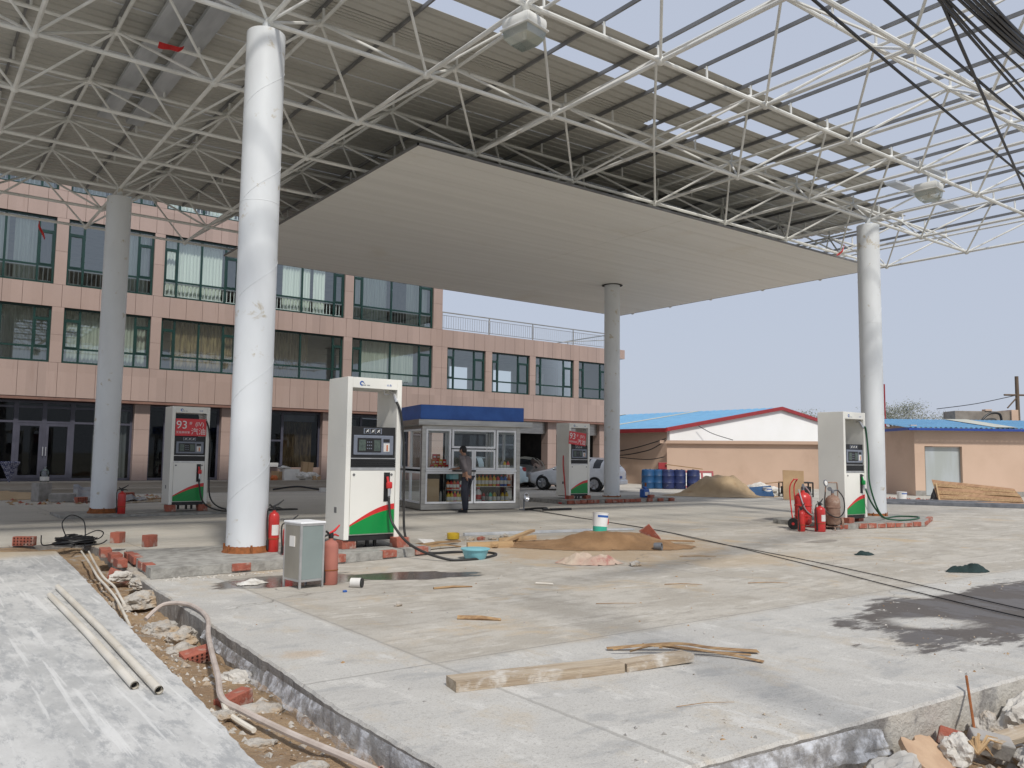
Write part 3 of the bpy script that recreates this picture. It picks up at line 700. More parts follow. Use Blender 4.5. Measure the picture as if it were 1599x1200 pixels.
# roof terrace railing of the low wing
mb=MB(); y=YF+.35
mb.tube([(19.75,y,7.92),(30.3,y,7.92)],.028,6); mb.tube([(30.3,y,7.92),(30.3,y+7,7.92)],.028,6); mb.tube([(19.75,y,7.78),(30.3,y,7.78)],.012,5); mb.tube([(19.75,y,7.2),(30.3,y,7.2)],.014,5)
for k in range(5): mb.tube([(19.8+2.62*k,y,7.05),(19.8+2.62*k,y,7.92)],.03,6)
x=19.9
while x<30.3: mb.tube([(x,y,7.2),(x,y,7.78)],.008,4); x+=.13
mb.tube([(27.6,y+.8,7.35),(30.2,y+.1,7.62)],.02,5); mb.tube([(30.3,y+3.5,7.05),(30.3,y+3.5,7.92)],.03,6)
bb(mb,'roof_railing',M['steel'])
# ground floor: recessed dark fronts, pillars, soffit
YG=YF+.55
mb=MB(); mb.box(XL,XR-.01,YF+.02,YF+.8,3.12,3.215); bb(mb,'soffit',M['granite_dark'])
for x0,x1,zb in ((-3.0,-2.4,.4),(6.98,7.5,.4),(10.06,10.58,.4),(14.15,14.7,.4),(19.35,19.95,.0),(26.0,26.55,0),(29.45,30.1,0)):
    pillar(x0,x1,zb,3.118,YF+.3,.5)
mb=MB(); mb.box(XL,19.4,YF+4,YF+4.1,.4,3.1); mb.box(XL,19.4,YF+.5,YF+4,.36,.40)
mb.box(19.4,30.4,YF+6,YF+6.1,0,3.1); mb.box(19.4,19.5,YF+.8,YF+6,0,3.1); mb.box(30.3,30.4,YF+.85,YF+6,0,3.1); mb.box(26.2,26.35,YF+.8,YF+6,0,3.1)
bb(mb,'ground_floor_interior',M['darkroom'])
def shopfront(x0,x1,muls,trans,z0=.41,z1=3.1,wide=.05):
    mb=MB(); y=YG
    for x in (x0,x1-.08): mb.box(x,x+.08,y,y+.08,z0,z1)
    for zz in (z0,z1-.08): mb.box(x0+.08,x1-.08,y+.001,y+.079,zz,zz+.08)
    for x in muls: mb.box(x-wide,x+wide,y-.003,y+.07,z0+.08,z1-.08)
    for a,b,zz in trans: mb.box(a,b,y+.003,y+.066,zz,zz+.07)
    W=bb(mb,'shop_front',M['grayframe']); m=MB(); m.quad((x0+.04,y+.03,z0+.03),(x1-.04,y+.03,z0+.03),(x1-.04,y+.03,z1-.03),(x0+.04,y+.03,z1-.03)); m.build('pane',M['darkglass'],W); return W
Wd=shopfront(-2.4,6.98,[-.5,1.6,3.36,4.20,5.05],[(1.6,6.9,2.35),(1.6,6.9,2.85)],wide=.07)
m=MB(); 
for xa,xb in ((3.40,4.15),(4.25,5.0)):
    m.box(xa,xa+.09,YG-.02,YG+.05,.49,2.34); m.box(xb-.09,xb,YG-.02,YG+.05,.49,2.34); m.box(xa+.09,xb-.09,YG-.018,YG+.05,.49,.60); m.box(xa+.09,xb-.09,YG-.018,YG+.05,2.25,2.34)
D_=m.build('door',M['grayframe'],Wd); m=MB(); m.tube([(4.19,YG-.06,1.25),(4.19,YG-.06,1.55)],.015,6); m.tube([(4.28,YG-.06,1.25),(4.28,YG-.06,1.55)],.015,6); m.build('handle',M['silver'],D_)
m=MB(); pleat(m,5.75,6.0,YG+.25,.42,2.9); pleat(m,6.35,6.85,YG+.25,.42,2.9); m.build('curtain',M['greencurtain'],Wd)
W=shopfront(7.5,10.06,[8.1],[])
W=shopfront(10.58,14.15,[12.05,12.55],[(10.66,12.5,1.9),(10.66,12.5,.95)]); m=MB(); pleat(m,12.7,13.9,YG+.25,.9,2.75); m.build('curtain',M['goldcurtain'],W); m=MB(); m.box(12.6,13.95,YG+.1,YG+.24,2.72,2.98); m.build('pelmet',M['room'],W)
W=shopfront(14.7,19.35,[16,17.6],[(14.8,19.3,2.3)]); m=MB(); pleat(m,14.8,15.9,YG+.25,.42,2.9); m.build('curtain',M['greencurtain'],W)
# low wall under the middle shop window
mb=MB(); mb.box(10.585,14.145,YG-.10,YG-.01,.40,.88); bb(mb,'sill_wall',M['granite'])
for a,b in ((19.96,25.99),(26.56,29.44)):
    mb=MB(); mb.box(a,b,YF+.5,YF+.75,2.55,3.115); mb.cur=0
    for k in range(7): mb.box(a,b,YF+.49,YF+.499,2.57+k*.078,2.63+k*.078)
    bb(mb,'shutter_box',M['steel'])
# entrance steps
mb=MB(); mb.box(-12,19.2,30.85,YF+.9,0,.395); mb.box(-12,19.2,30.45,30.849,0,.20); mb.box(-12,19.2,30.82,30.85,.36,.41); mb.box(-12,19.2,30.42,30.449,.165,.205)
tag(mb.build('entrance_steps',M['step']),kind='structure')
# ------------------------------------------------------------------ bricks
def brick_mb(L=.24,Wd=.115,H=.09,holes=True):
    mb=MB(); mb.bbox(-L/2,L/2,-Wd/2,Wd/2,0,H,.005)
    if holes:
        mb.cur=1
        for i in range(6):
            for j in range(3):
                x=-L/2+L*(i+.6)/6.2; z=H*(j+.55)/3.1
                mb.tube([(x,-Wd/2-.0015,z),(x,-Wd/2+.01,z)],.0095,8)
    return mb
_bm=[None,None]
def brick(P,rz=0,label=None,group='loose red bricks',holes=True,rx=0,ry=0,s=(1,1,1)):
    i=1 if holes else 0
    if _bm[i] is None:
        o=brick_mb(holes=holes).build('brick',[M['brick'],M['brickhole']]); _bm[i]=o.data
    else:
        o=bpy.data.objects.new('brick',_bm[i]); COL.objects.link(o)
    o.location=P; o.rotation_euler=(rx,ry,rz); o.scale=s
    return tag(o,label,'brick',group)
brick((1.73,14.5,.0),-.55,'hollow red brick standing on edge at the far end of the grey road pad',rx=0,s=(1.25,1,1.5))
brick((2.72,13.05,.12),.9,'red brick set on the kerb end, nearest the coil of black cable',holes=False,s=(.75,1.2,1.7))
brick((2.95,12.2,.13),.5,'single red brick standing on the kerb top left of the front white column',holes=False,s=(.7,1,1.8))
brick((2.30,11.0,-.13),.2,'tilted red brick on the trench dirt below the broken kerb end',holes=False,rx=.3,ry=.4,s=(1,1.1,1.3))
brick((2.46,12.5,.0),1.45,'red brick lying along the ragged kerb end above the trench',holes=False,s=(1.5,1.2,1.2))
brick((2.43,11.75,.01),1.5,'weathered red brick in the middle of the ragged kerb end',holes=False,s=(1.4,1.2,1.2))
brick((2.40,11.3,.0),1.55,'chipped red brick in the kerb end beside the white rubble lump',holes=False,s=(1.2,1.0,1.1))
brick((1.98,6.62,-.16),.1,'hollow red brick with holes half buried in the trench by the rocks',rx=.25,ry=-.15,s=(.95,1,1))
brick((1.86,5.40,-.19),.45,'solid red brick in the trench against a concrete lump',holes=False,ry=-.12,s=(1.0,.85,1))
brick((1.95,3.72,-.2),.15,'hollow red brick at the near end of the trench, cut by the picture edge',rx=-.9,s=(.9,1,1))
# ------------------------------------------------------------------ pump islands
def island(P,zt,label,rows,name='pump_island'):
    cx=sum(p[0] for p in P)/len(P); cy=sum(p[1] for p in P)/len(P)
    t=empty(name,(cx,cy,0),0,label,'island','kerbed pump islands')
    mb=MB(); mb.prism(rough_edge([(x-cx,y-cy) for x,y in P],.08,.012),.004,zt)
    mb.build('concrete_base',M['mortar'],t)
    for a,b,z0,h,miss in rows:
        a=Vector((*a,0))-Vector((cx,cy,0)); b=Vector((*b,0))-Vector((cx,cy,0)); L=(b-a).length; n=int(L/.25); dr=(b-a)/L; ang=math.atan2(dr.y,dr.x)
        for i in range(n):
            if random.random()<miss: continue
            c=a+dr*(i+.5)*L/n; Mx=Matrix.Translation((c.x+random.uniform(-.006,.006),c.y+random.uniform(-.008,.008),0))@Matrix.Rotation(ang+random.uniform(-.02,.02),4,'Z')
            m=MB(); m.bbox(-.116,.116,-.055,.055,z0,z0+h+random.uniform(-.012,.008),.008,Mx); m.build('brick',M['brick'],t)
    return t
island([(2.44,9.98),(4.4,10.06),(6.35,10.42),(6.35,12.0),(2.62,12.05)],.115,'long pump island of grey mortar and red bricks under the nearest white column',
   [((3.35,10.06),(4.35,10.10),.02,.085,.1),((4.62,10.14),(6.3,10.44),.02,.10,.15),((2.50,10.05),(2.62,11.9),.03,.09,.25)])
island([(15.75,9.85),(18.3,9.35),(20.3,10.2),(20.2,11.9),(16.0,11.6)],.10,'pump island with a smooth red kerb under the right front column',[((15.8,9.88),(18.2,9.4),.01,.09,.1),((18.3,9.38),(20.2,10.18),.01,.09,.0)])
island([(16.5,19.3),(21.2,19.3),(21.2,21.2),(16.5,21.2)],.12,'pump island of grey and red bricks under the rear right column',[((16.5,19.28),(21.2,19.28),.01,.105,.2),((19.0,19.35),(21.1,19.35),.125,.09,.6)])
island([(3.0,19.75),(6.9,19.75),(6.9,21.3),(3.0,21.3)],.055,'low worn pump island under the rear left column',[])
# ------------------------------------------------------------------ fuel pumps
PW,PD,PH=.86,.62,2.27
def pump(x,y,z,rz,label,noz,hcol,hose=None,sign=None,holster=True,bricks=True):
    t=empty('fuel_pump',(x,y,z),rz,label,'fuel pump','white fuel pumps on the islands')
    wht=M['pumpwhite']; hw=PW/2; f=-PD/2; b=PD/2
    mb=MB()
    for s in (-1,1):
        xo,xi=(s*hw,s*(hw-.075)); mb.bbox(min(xo,xi),max(xo,xi),f,b,.0,PH,.006)
    mb.bbox(-hw+.0755,hw-.0755,f+.002,b-.002,PH-.15,PH-.001,.004)
    mb.box(-hw+.076,hw-.076,f+.02,b-.02,.06,1.0)
    mb.build('cabinet',wht,t)
    mb=MB(); mb.bbox(-hw+.082,hw-.082,f+.004,f+.03,.07,.955,.004); dr=mb.build('door',wht,t)
    m=MB()
    for sx in (-.30,.29): m.lathe([(.018,-.004),(.018,.004)],n=10,M=Matrix.Translation((sx,f+.0,.90))@Matrix.Rotation(R(90),4,'X'))
    m.build('lock',M['purlin'],dr)
    # sweep of red and green on the door foot
    n=16; xa,xb=-hw+.084,hw-.084; top=[];mid=[]
    for i in range(n+1):
        u=i/n; k=math.sin(u*1.45)/math.sin(1.45); top.append((xa+(xb-xa)*u,.205+.285*k)); mid.append((xa+(xb-xa)*u,.185+.225*k))
    m=MB(); m.xzprism([(xa,.075)]+[(xb,.075)]+mid[::-1],f+.0015,f+.006); m.build('green_panel',M['green'],dr)
    m=MB(); m.xzprism(mid+top[::-1],f+.001,f+.006); m.build('red_stripe',M['red'],dr)
    # plinth and pipework
    mb=MB(); mb.box(-hw+.06,hw-.06,f+.03,b-.03,-.02,.058); 
    for px_ in (-.16,.02,.14): mb.tube([(px_,f+.18,-.12),(px_,f+.18,0)],.028,8)
    mb.build('plinth',M['black'],t)
    # display head
    mb=MB(); mb.bbox(-hw+.077,hw-.077,f+.03,b-.03,1.12,1.575,.006); hd=mb.build('display_head',M['black'],t)
    m=MB(); m.bbox(-.31,.315,f+.008,f+.034,1.175,1.455,.012); bz=m.build('bezel',M['pumpgray'],hd)
    m=MB(); m.box(-.255,.115,f+.003,f+.0085,1.215,1.415); m.build('screen_frame',M['black'],hd)
    for xa_,xb_ in ((-.235,-.13),(.0,.10)):
        m=MB(); m.box(xa_,xb_,f+.0005,f+.0035,1.235,1.39); m.build('screen',M['lcd'],hd)
    m=MB()
    for i in range(3):
        for j in range(3): m.box(-.11+.03*i,-.11+.03*i+.016,f+.0005,f+.0035,1.26+.045*j,1.26+.045*j+.016)
    m.build('keypad',M['pumpgray'],hd)
    m=MB(); m.box(.155,.25,f+.005,f+.0085,1.225,1.345); lb=m.build('price_label',M['labelwhite'],hd)
    m=MB(); m.box(.20,.222,f+.002,f+.0055,1.235,1.32); m.build('label_stripe',M['orange'],hd)
    m=MB(); m.box(.15,.25,f+.005,f+.0085,1.36,1.405); m.build('logo_strip',M['black'],hd)
    m=MB(); m.box(-.155,.13,f+.024,f+.0305,1.475,1.555); m.build('icon_plate',M['pumpgray'],hd)
    m=MB()
    for i in range(3):
        xc=-.10+.088*i; m.box(xc-.036,xc+.036,f+.02,f+.0245,1.482,1.548)
    m.build('icon_square',M['black'],hd)
    m=MB()
    for i in range(3):
        xc=-.10+.088*i; m.tube([(xc-.022,f+.018,1.495),(xc+.02,f+.018,1.535)],.006,5); m.tube([(xc-.012,f+.018,1.53),(xc+.016,f+.018,1.50)],.006,5)
    m.build('icon',M['signwhite'],hd)
    mb=MB()
    for i in range(4): mb.box(-hw+.078,hw-.078,f+.012,f+.04,1.005+.03*i,1.025+.03*i)
    mb.box(-hw+.077,hw-.077,f+.03,b-.03,1.0,1.118); mb.build('grille',M['black'],t)
    mb=MB(); mb.box(-hw+.077,hw-.077,f+.003,f+.03,.962,.998); mb.build('trim_strip',M['silver'],t)
    mb=MB(); mb.box(-hw+.077,hw-.077,f+.008,f+.035,1.121,1.134); mb.build('trim_strip',M['silver'],t)
    # emblem: open blue ring with a white house, grey lettering, two blue characters
    m=MB(); cx,cz=-.215,PH-.085; rr=.034
    for i in range(14):
        a0=R(40)+i*R(17.5); a1=a0+R(17.5)
        q=[(cx+rr*math.cos(a0),cz+rr*math.sin(a0)),(cx+rr*math.cos(a1),cz+rr*math.sin(a1)),(cx+(rr-.017)*math.cos(a1)+.003,cz+(rr-.017)*math.sin(a1)),(cx+(rr-.017)*math.cos(a0)+.003,cz+(rr-.017)*math.sin(a0))]
        m.xzprism(q,f-.0015,f+.001)
    m.xzprism([(cx+.012,cz+.030),(cx+.048,cz-.006),(cx+.040,cz-.006),(cx+.012,cz+.018)],f-.0015,f+.001)
    m.build('emblem',M['blue'],t)
    m=MB()
    for i in range(9):
        if i in (5,): continue
        m.box(cx-.004+.0145*i,cx+.006+.0145*i,f-.001,f+.001,cz-.030,cz-.017)
    m.build('lettering',M['pumpgray'],t)
    m=MB(); vs,fs=text_mb('长 鹏',.034); m.add([(vx+.18,f-.0012,vz+PH-.104) for vx,_,vz in vs],fs); m.build('characters',M['blue'],t)
    if holster:
        m=MB(); m.box(.17,.265,f-.003,f+.0045,.52,.93); hs=m.build('nozzle_holster',M['black'],t)
        m=MB(); m.bbox(.195,.275,f-.075,f-.005,.70,.80,.02); m.tube([(.22,f-.04,.78),(.215,f-.02,.87)],.018,8); m.build('nozzle',M[noz],t)
        m=MB(); m.tube([(.228,f-.05,.71),(.228,f-.06,.58)],.019,8); m.build('nozzle_sleeve',M['silver'],t)
    m=MB(); m.tube([(.30,f+.13,PH-.16),(.335,f+.07,PH-.20),(.345,f-.0,PH-.33)],.026,8); m.tube([(.20,f+.13,PH-.15),(.21,f+.13,PH-.21),(.30,f+.13,PH-.21)],.008,6); m.build('hose_swivel',M['silver'],t)
    if hose:
        m=MB(); m.tube(smoothpts(hose,8),.0185,8); m.build('hose',M[hcol],t)
    m=MB(); m.box(-hw-.002,-hw+.002,f+.25,f+.33,.36,.44); m.build('side_plate',M['purlin'],t)
    if sign:
        dx,rt_=sign; W_,H_=.70,.40
        s_=empty('price_sign',(x,y,z),rz,None,'sign','red 93 octane petrol signs')
        Mx=Matrix.Translation((dx,f-.012,1.585))@Matrix.Rotation(rt_,4,'Y')
        m=MB(); m.box(-W_/2,W_/2,0,.006,0,H_,Mx); m.build('board',M['signred'],s_)
        for body,size,px_,pz in (('93',.26,-.34,.17),('#',.10,-.04,.27),('(IV)',.135,.09,.235),('汽油',.17,.0,.045),('无铅高标准',.062,-.335,.06)):
            m=MB(); vs,fs=text_mb(body,size); m.add([Mx@Vector((vx+px_,-.0015,vz+pz)) for vx,_,vz in vs],fs); m.build('digits' if body=='93' else 'lettering',M['signwhite'],s_)
        return t,s_
    if bricks:
        pass
    return t,None
def under_bricks(P,label):
    for i,(a,b_,c_,rz) in enumerate(P): brick((a,b_,c_),rz,label[i] if isinstance(label,list) else label,'bricks propping up the pumps',holes=False,s=(1,1.6,1.55))
f=-PD/2
FH=[(.345,f-.0,PH-.32),(.40,f-.04,1.75),(.455,f-.06,1.2),(.465,f-.06,.5),(.50,f-.10,-.02),(.70,f-.25,-.20),(1.2,f-.30,-.22),(1.52,f-.42,-.225),(1.62,f-.72,-.225),(1.42,f-.95,-.225),(1.0,f-1.12,-.225),(.60,f-1.02,-.21),(.33,f-.55,-.06),(.24,f-.16,.22),(.225,f-.07,.50),(.228,f-.06,.60)]
pump(5.53,10.98,.24,.0,'big white fuel pump nearest the camera with a red nozzle and black hose','red','rubber',FH)
FH2=[(.345,f-.0,PH-.32),(.40,f-.04,1.75),(.455,f-.06,1.2),(.44,f-.08,.6),(.50,f-.12,.1),(.80,f-.30,-.12),(1.5,f-.3,-.15),(2.3,f-.35,-.15),(2.4,f-.55,-.15),(1.4,f-.6,-.15),(.6,f-.5,-.13),(.30,f-.2,.05),(.225,f-.07,.45),(.228,f-.06,.60)]
_,s1=pump(5.66,20.45,.22,.0,'white fuel pump at the rear left with a red 93 sign and red nozzle','red','rubber',FH2,sign=(-.0,.0))
tag(s1,'red petrol sign reading 93 in full, filling the window of the rear left pump')
FH3=[(.345,f-.0,PH-.32),(.41,f-.02,1.9),(.44,f-.05,1.3),(.45,f-.06,.7),(.62,f-.2,.06),(1.1,f-.3,-.07),(2.0,f-.25,-.08),(2.75,f+.1,-.08),(2.5,f+.45,-.08),(1.5,f+.2,-.07),(.75,f-.1,.05),(.36,f-.12,.35),(.25,f-.07,.62)]
pump(16.78,10.35,.20,-.0,'white fuel pump at the right front with a green nozzle and green hose','green','greenhose',FH3)
FH4=[(-.43,f+.28,1.25),(-.47,f+.24,.95),(-.45,f+.2,.5),(-.44,f+.15,.0),(-.6,f-.0,-.15),(-1.0,f-.2,-.19),(-.7,f-.4,-.19),(-.2,f-.45,-.19)]
_,s2=pump(17.45,20.1,.22,.0,'white fuel pump at the rear right with a red hose on its left side','red','red',FH4,sign=(-.12,.10),holster=False)
tag(s2,'crooked red petrol sign cut short inside the rear right pump')
for bx,by,bz,lab in ((5.2,10.8,.115,'brick prop under the left front foot of the nearest pump'),(5.95,10.62,.10,'brick prop standing under the right front foot of the nearest pump'),
  (5.3,20.25,.06,'brick prop under the left foot of the rear left pump'),(6.02,20.25,.06,'brick prop under the right foot of the rear left pump'),
  (16.45,10.05,.06,'broken brick prop under the front left foot of the green hosed pump'),(17.15,10.25,.06,'brick prop under the front right foot of the green hosed pump'),
  (17.1,19.85,.08,'brick prop under the left foot of the rear right pump'),(17.8,19.85,.08,'brick prop under the right foot of the rear right pump')):
    brick((bx,by,bz),.05,lab,'bricks propping up the pumps',holes=False,s=(.9,1.7,1.7 if bz<.11 else 1.3))
# ------------------------------------------------------------------ fire extinguishers
def extinguisher(x,y,z,h,r,label,m='extred',paper=True,rz=0,red_top=False):
    t=empty('fire_extinguisher',(x,y,z),rz,label,'fire extinguisher','fire extinguishers standing about the forecourt')
    hb=h*.80
    mb=MB(); mb.lathe([(r*.9,0),(r,.012),(r,hb*.86),(r*.93,hb*.92),(r*.68,hb*.975),(r*.3,hb),(r*.28,hb+.03)],n=20); mb.build('cylinder',M[m],t)
    mb=MB(); mb.lathe([(r*.32,hb+.02),(r*.36,hb+.05),(r*.3,hb+.08)],n=10); mb.tube([(-.02,0,hb+.06),(-.07,0,hb+.10)],.012,6); mb.build('valve',M['black'],t)
    mb=MB(); mb.tube([(-.03,0,hb+.07),(.05,0,hb+.10),(.13,.01,hb+.155)],[.012,.014,.008],6); mb.tube([(-.02,0,hb+.05),(.06,0,hb+.055),(.12,.01,hb+.035)],[.01,.012,.007],6); mb.build('lever',M['red' if red_top else 'black'],t)
    mb=MB(); mb.tube(smoothpts([(-.03,0,hb+.06),(-r*1.2,.0,hb+.03),(-r*1.25,.0,hb*.7),(-r*1.15,-.01,hb*.3),(-r*1.1,-.01,hb*.12)],5),.011,6); mb.tube([(-r*1.13,-.01,hb*.3),(-r*1.1,-.01,hb*.06)],.018,8); mb.build('hose',M['rubber'],t)
    if paper:
        mb=MB(); vs=[];n=6
        for i in range(n+1):
            a=R(-130)+R(80)*i/n; vs+=[((r+.0015)*math.cos(a),(r+.0015)*math.sin(a),hb*.42),((r+.0015)*math.cos(a),(r+.0015)*math.sin(a),hb*.68)]
        mb.add(vs,[(2*i,2*i+2,2*i+3,2*i+1) for i in range(n)]); mb.build('label',M['labelwhite'],t)
    mb=MB(); mb.lathe([(r+.004,hb*.32),(r+.004,hb*.345)],n=20); mb.build('strap',M['rust'],t)
    return t
extinguisher(4.20,10.92,.115,.66,.072,'tall red extinguisher half hidden behind the nearest white column')
extinguisher(4.24,10.50,.115,.44,.075,'short red extinguisher on the kerb between the nearest column and the steel cabinet',paper=False)
extinguisher(3.97,8.62,.0,.60,.085,'dusty faded pink red extinguisher standing beside the grey steel cabinet','extdusty',paper=False,red_top=True,rz=.3)
extinguisher(4.22,20.05,.05,.60,.085,'dark red extinguisher leaning on the rear left column',paper=False)
extinguisher(15.02,9.78,.0,.62,.105,'red extinguisher with a white paper label in front of the big wheeled one')
extinguisher(14.72,10.0,.0,.50,.07,'slim red extinguisher at the left of the wheeled one',paper=False)
# wheeled units
def wheeled(x,y,rz,r,h,m,label,red):
    t=empty('wheeled_extinguisher',(x,y,0),rz,label,'fire extinguisher','wheeled extinguishers by the right pump')
    mb=MB(); mb.lathe([(r*.8,.10),(r,.14),(r,h*.78),(r*.92,h*.86),(r*.6,h*.93),(r*.25,h*.95),(r*.22,h)],n=24); 
    for zz in (.28,h*.62): mb.lathe([(r-.001,zz-.02),(r+.01,zz-.012),(r+.01,zz+.012),(r-.001,zz+.02)],n=24)
    mb.build('tank',M[m],t)
    fm=M['red'] if red else M['extbrown']
    mb=MB()
    for s in (-1,1): mb.tube(smoothpts([(s*.13,r*.9,.05),(s*.13,r+.03,.4),(s*.12,r+.06,h+.05),(s*.10,r-.02,h+.22)],4),.013,8)
    mb.tube([(-.10,r-.02,h+.22),(.10,r-.02,h+.22)],.013,8); mb.tube([(-.20,r*.8,.10),(.20,r*.8,.10)],.014,8); mb.box(-.14,.14,-r*.5,r*.9,.05,.075); mb.tube([(0,-r*.3,.06),(0,-r-.16,.06),(0,-r-.2,-.0)],.012,6)
    mb.build('trolley',fm,t)
    for s in (-1,1):
        Mx=Matrix.Translation((s*.19,r*.8,.12))@Matrix.Rotation(R(90),4,'Y')
        mb=MB(); mb.lathe([(.075,-.018),(.115,-.022),(.12,0),(.115,.022),(.075,.018)],n=20,M=Mx); wl=mb.build('wheel',M['tyre'] if red else M['extbrown'],t)
        m2=MB(); m2.lathe([(.03,-.024),(.03,.024)],n=10,M=Mx)
        for a in range(5): m2.tube([Mx@Vector((0,0,0)),Mx@Vector((.08*math.cos(a*1.257),.08*math.sin(a*1.257),0))],.01,5)
        m2.build('hub',fm,wl)
    mb=MB(); mb.lathe([(.03,h),(.035,h+.05),(.02,h+.08)],n=10); mb.tube([(0,0,h+.05),(.10,-.02,h+.07)],.014,6); mb.lathe([(.045,-.012),(.045,.012)],n=14,M=Matrix.Translation((-.06,-.03,h+.09))@Matrix.Rotation(R(90),4,'X')); mb.build('valve',M['metalgrey'],t)
    mb=MB(); mb.tube(smoothpts([(.10,-.02,h+.07),(.20,-.10,h-.10),(.20,-r*.7,h*.5),(.05,-r-.04,h*.35),(-.16,-r*.6,h*.55),(-.14,r*.2,h+.02)],6),.013,7); mb.build('hose',M['silver'] if red else M['rubber'],t)
    return t
wheeled(15.15,10.25,.25,.165,.80,'extred','big red wheeled extinguisher with a red tubular handle',True)
wheeled(15.75,9.95,-.9,.145,.74,'extbrown','rusty brown wheeled tank covered in dust next to the right pump',False)
# ------------------------------------------------------------------ steel cabinets
def cabinet(x,y,rz,w_,d_,h_,label,z=0):
    t=empty('steel_cabinet',(x,y,z),rz,label,'cabinet','small steel cabinets by the pumps')
    mb=MB(); fr=.022
    for sx in (0,1):
        for sy in (0,1): mb.bbox(sx*(w_-fr),sx*(w_-fr)+fr,sy*(d_-fr),sy*(d_-fr)+fr,0,h_-.02,.003)
    for zz in (.075,h_-.042):
        mb.box(fr,w_-fr,.001,fr-.001,zz,zz+fr); mb.box(fr,w_-fr,d_-fr+.001,d_-.001,zz,zz+fr); mb.box(.001,fr-.001,fr,d_-fr,zz,zz+fr); mb.box(w_-fr+.001,w_-.001,fr,d_-fr,zz,zz+fr)
    mb.build('frame',M['silver'],t)
    mb=MB(); mb.bbox(-.006,w_+.006,-.006,d_+.006,h_-.02,h_,.005); mb.build('top',M['alu'],t)
    mb=MB(); mb.box(fr,w_-fr,.006,.012,.098,h_-.043); mb.build('door',M['cabinet'],t)
    mb=MB(); mb.box(.005,.011,fr,d_-fr,.098,h_-.043); mb.box(w_-.011,w_-.005,fr,d_-fr,.098,h_-.043); mb.box(fr,w_-fr,d_-.012,d_-.006,.098,h_-.043); mb.box(.012,w_-.012,.013,d_-.013,.085,.09); mb.build('side_panel',M['cabside'],t)
    mb=MB(); mb.box(-.0015,.0055,d_*.35,d_*.65,h_*.62,h_*.78); mb.build('notice',M['labelwhite'],t)
    return t
cabinet(3.545,8.44,.12,.29,.36,.70,'grey steel cabinet with an aluminium frame standing in the wet patch')
cabinet(17.55,10.75,0,.40,.30,.74,'galvanised steel cabinet between the right pump and its column',z=.10)
# ------------------------------------------------------------------ kiosk
K=empty('sales_kiosk',(11.02,18.62,0),R(-13),'small glass sales kiosk with white window frames and a blue fascia','kiosk')
KW,KD=2.78,2.1
mb=MB(); mb.box(0,KW,0,KD,.03,.17)
for x_ in (0,KW-.11):
    for y_ in (0,KD-.11): mb.bbox(x_,x_+.11,y_,y_+.11,.171,2.199,.008)
mb.box(.111,KW-.111,.01,.09,2.12,2.198); mb.box(.111,KW-.111,KD-.09,KD-.01,2.12,2.198); mb.box(.01,.09,.111,KD-.111,2.12,2.198); mb.box(KW-.09,KW-.01,.111,KD-.111,2.12,2.198)
mb.build('steel_body',M['steel'],K)
mb=MB(); mb.bbox(-.14,KW+.30,-.14,KD+.14,2.20,2.35,.01); mb.build('cornice',M['steel'],K)
mb=MB(); mb.bbox(-.08,KW+.06,-.08,KD+.08,2.352,2.73,.012); mb.build('fascia',M['blue'],K)
mb=MB(); mb.box(.12,KW-.12,.12,KD-.12,2.10,2.118); mb.build('inner_ceiling',M['alu'],K)
def kwin(cells,y_=0,side=False):
    """white aluminium frames; cells = list of (x0,x1,z0,z1)"""
    mb=MB(); gl=MB()
    for a,b_,c_,d_ in cells:
        f_=.05
        def B_(x0,x1,z0,z1,yy0,yy1,tgt):
            if side: tgt.box(yy0,yy1,x0,x1,z0,z1)
            else: tgt.box(x0,x1,yy0,yy1,z0,z1)
        B_(a,a+f_,c_,d_,y_+.012,y_+.06,mb); B_(b_-f_,b_,c_,d_,y_+.012,y_+.06,mb); B_(a+f_,b_-f_,c_,c_+f_,y_+.013,y_+.059,mb); B_(a+f_,b_-f_,d_-f_,d_,y_+.013,y_+.059,mb)
        q_=[(a+f_,c_+f_),(b_-f_,c_+f_),(b_-f_,d_-f_),(a+f_,d_-f_)]; gl.add([((y_+.03,u_,v_) if side else (u_,y_+.03,v_)) for u_,v_ in q_],[(0,1,2,3)])
    W_=mb.build('window',M['alu'],K); gl.build('pane',M['clear'],W_)
for c_ in ((.115,.80,1.06,2.115),(.83,2.06,1.62,2.115),(2.09,KW-.115,1.06,2.115),(.83,1.44,1.06,1.59),(1.45,2.06,1.06,1.59),(.115,1.44,.18,1.0),(1.46,KW-.115,.18,1.0)): kwin([c_])
for c_ in ((.115,1.02,1.06,2.115),(1.05,KD-.115,1.06,2.115),(.115,1.02,.18,1.0),(1.05,KD-.115,.18,1.0)): kwin([c_],0,True); kwin([c_],KW-.072,True)
for c_ in ((.115,1.4,.18,2.115),(1.42,KW-.115,1.06,2.115)): kwin([c_],KD-.072)
mb=MB(); mb.box(.112,KW-.112,-.02,.42,1.005,1.055); mb.build('counter',M['alu'],K)
mb=MB(); mb.box(.83,1.45,-.14,-.021,1.01,1.05); mb.build('cash_ledge',M['black'],K)
mb=MB(); mb.box(.75,1.42,.12,.44,.52,.54); mb.build('shelf',M['steel'],K); mb=MB(); mb.box(1.5,KW-.15,.12,.42,.60,.62); mb.build('shelf',M['steel'],K); mb=MB(); mb.box(.13,KW-.13,.62,.64,.19,1.0); mb.build('darkening_panel',M['darkroom'],K); mb=MB(); mb.box(.12,KW-.12,.12,KD-.12,.171,.19); mb.build('floor',M['steel'],K)  # dark panel behind the goods is added to darken the see-through kiosk
for x_ in (.75,1.40): 
    mb=MB(); mb.box(x_,x_+.02,.42,.44,.19,1.0); mb.build('shelf_post',M['steel'],K)
KM=Matrix.Translation((11.02,18.62,0))@Matrix.Rotation(R(-13),4,'Z')
_bt={}
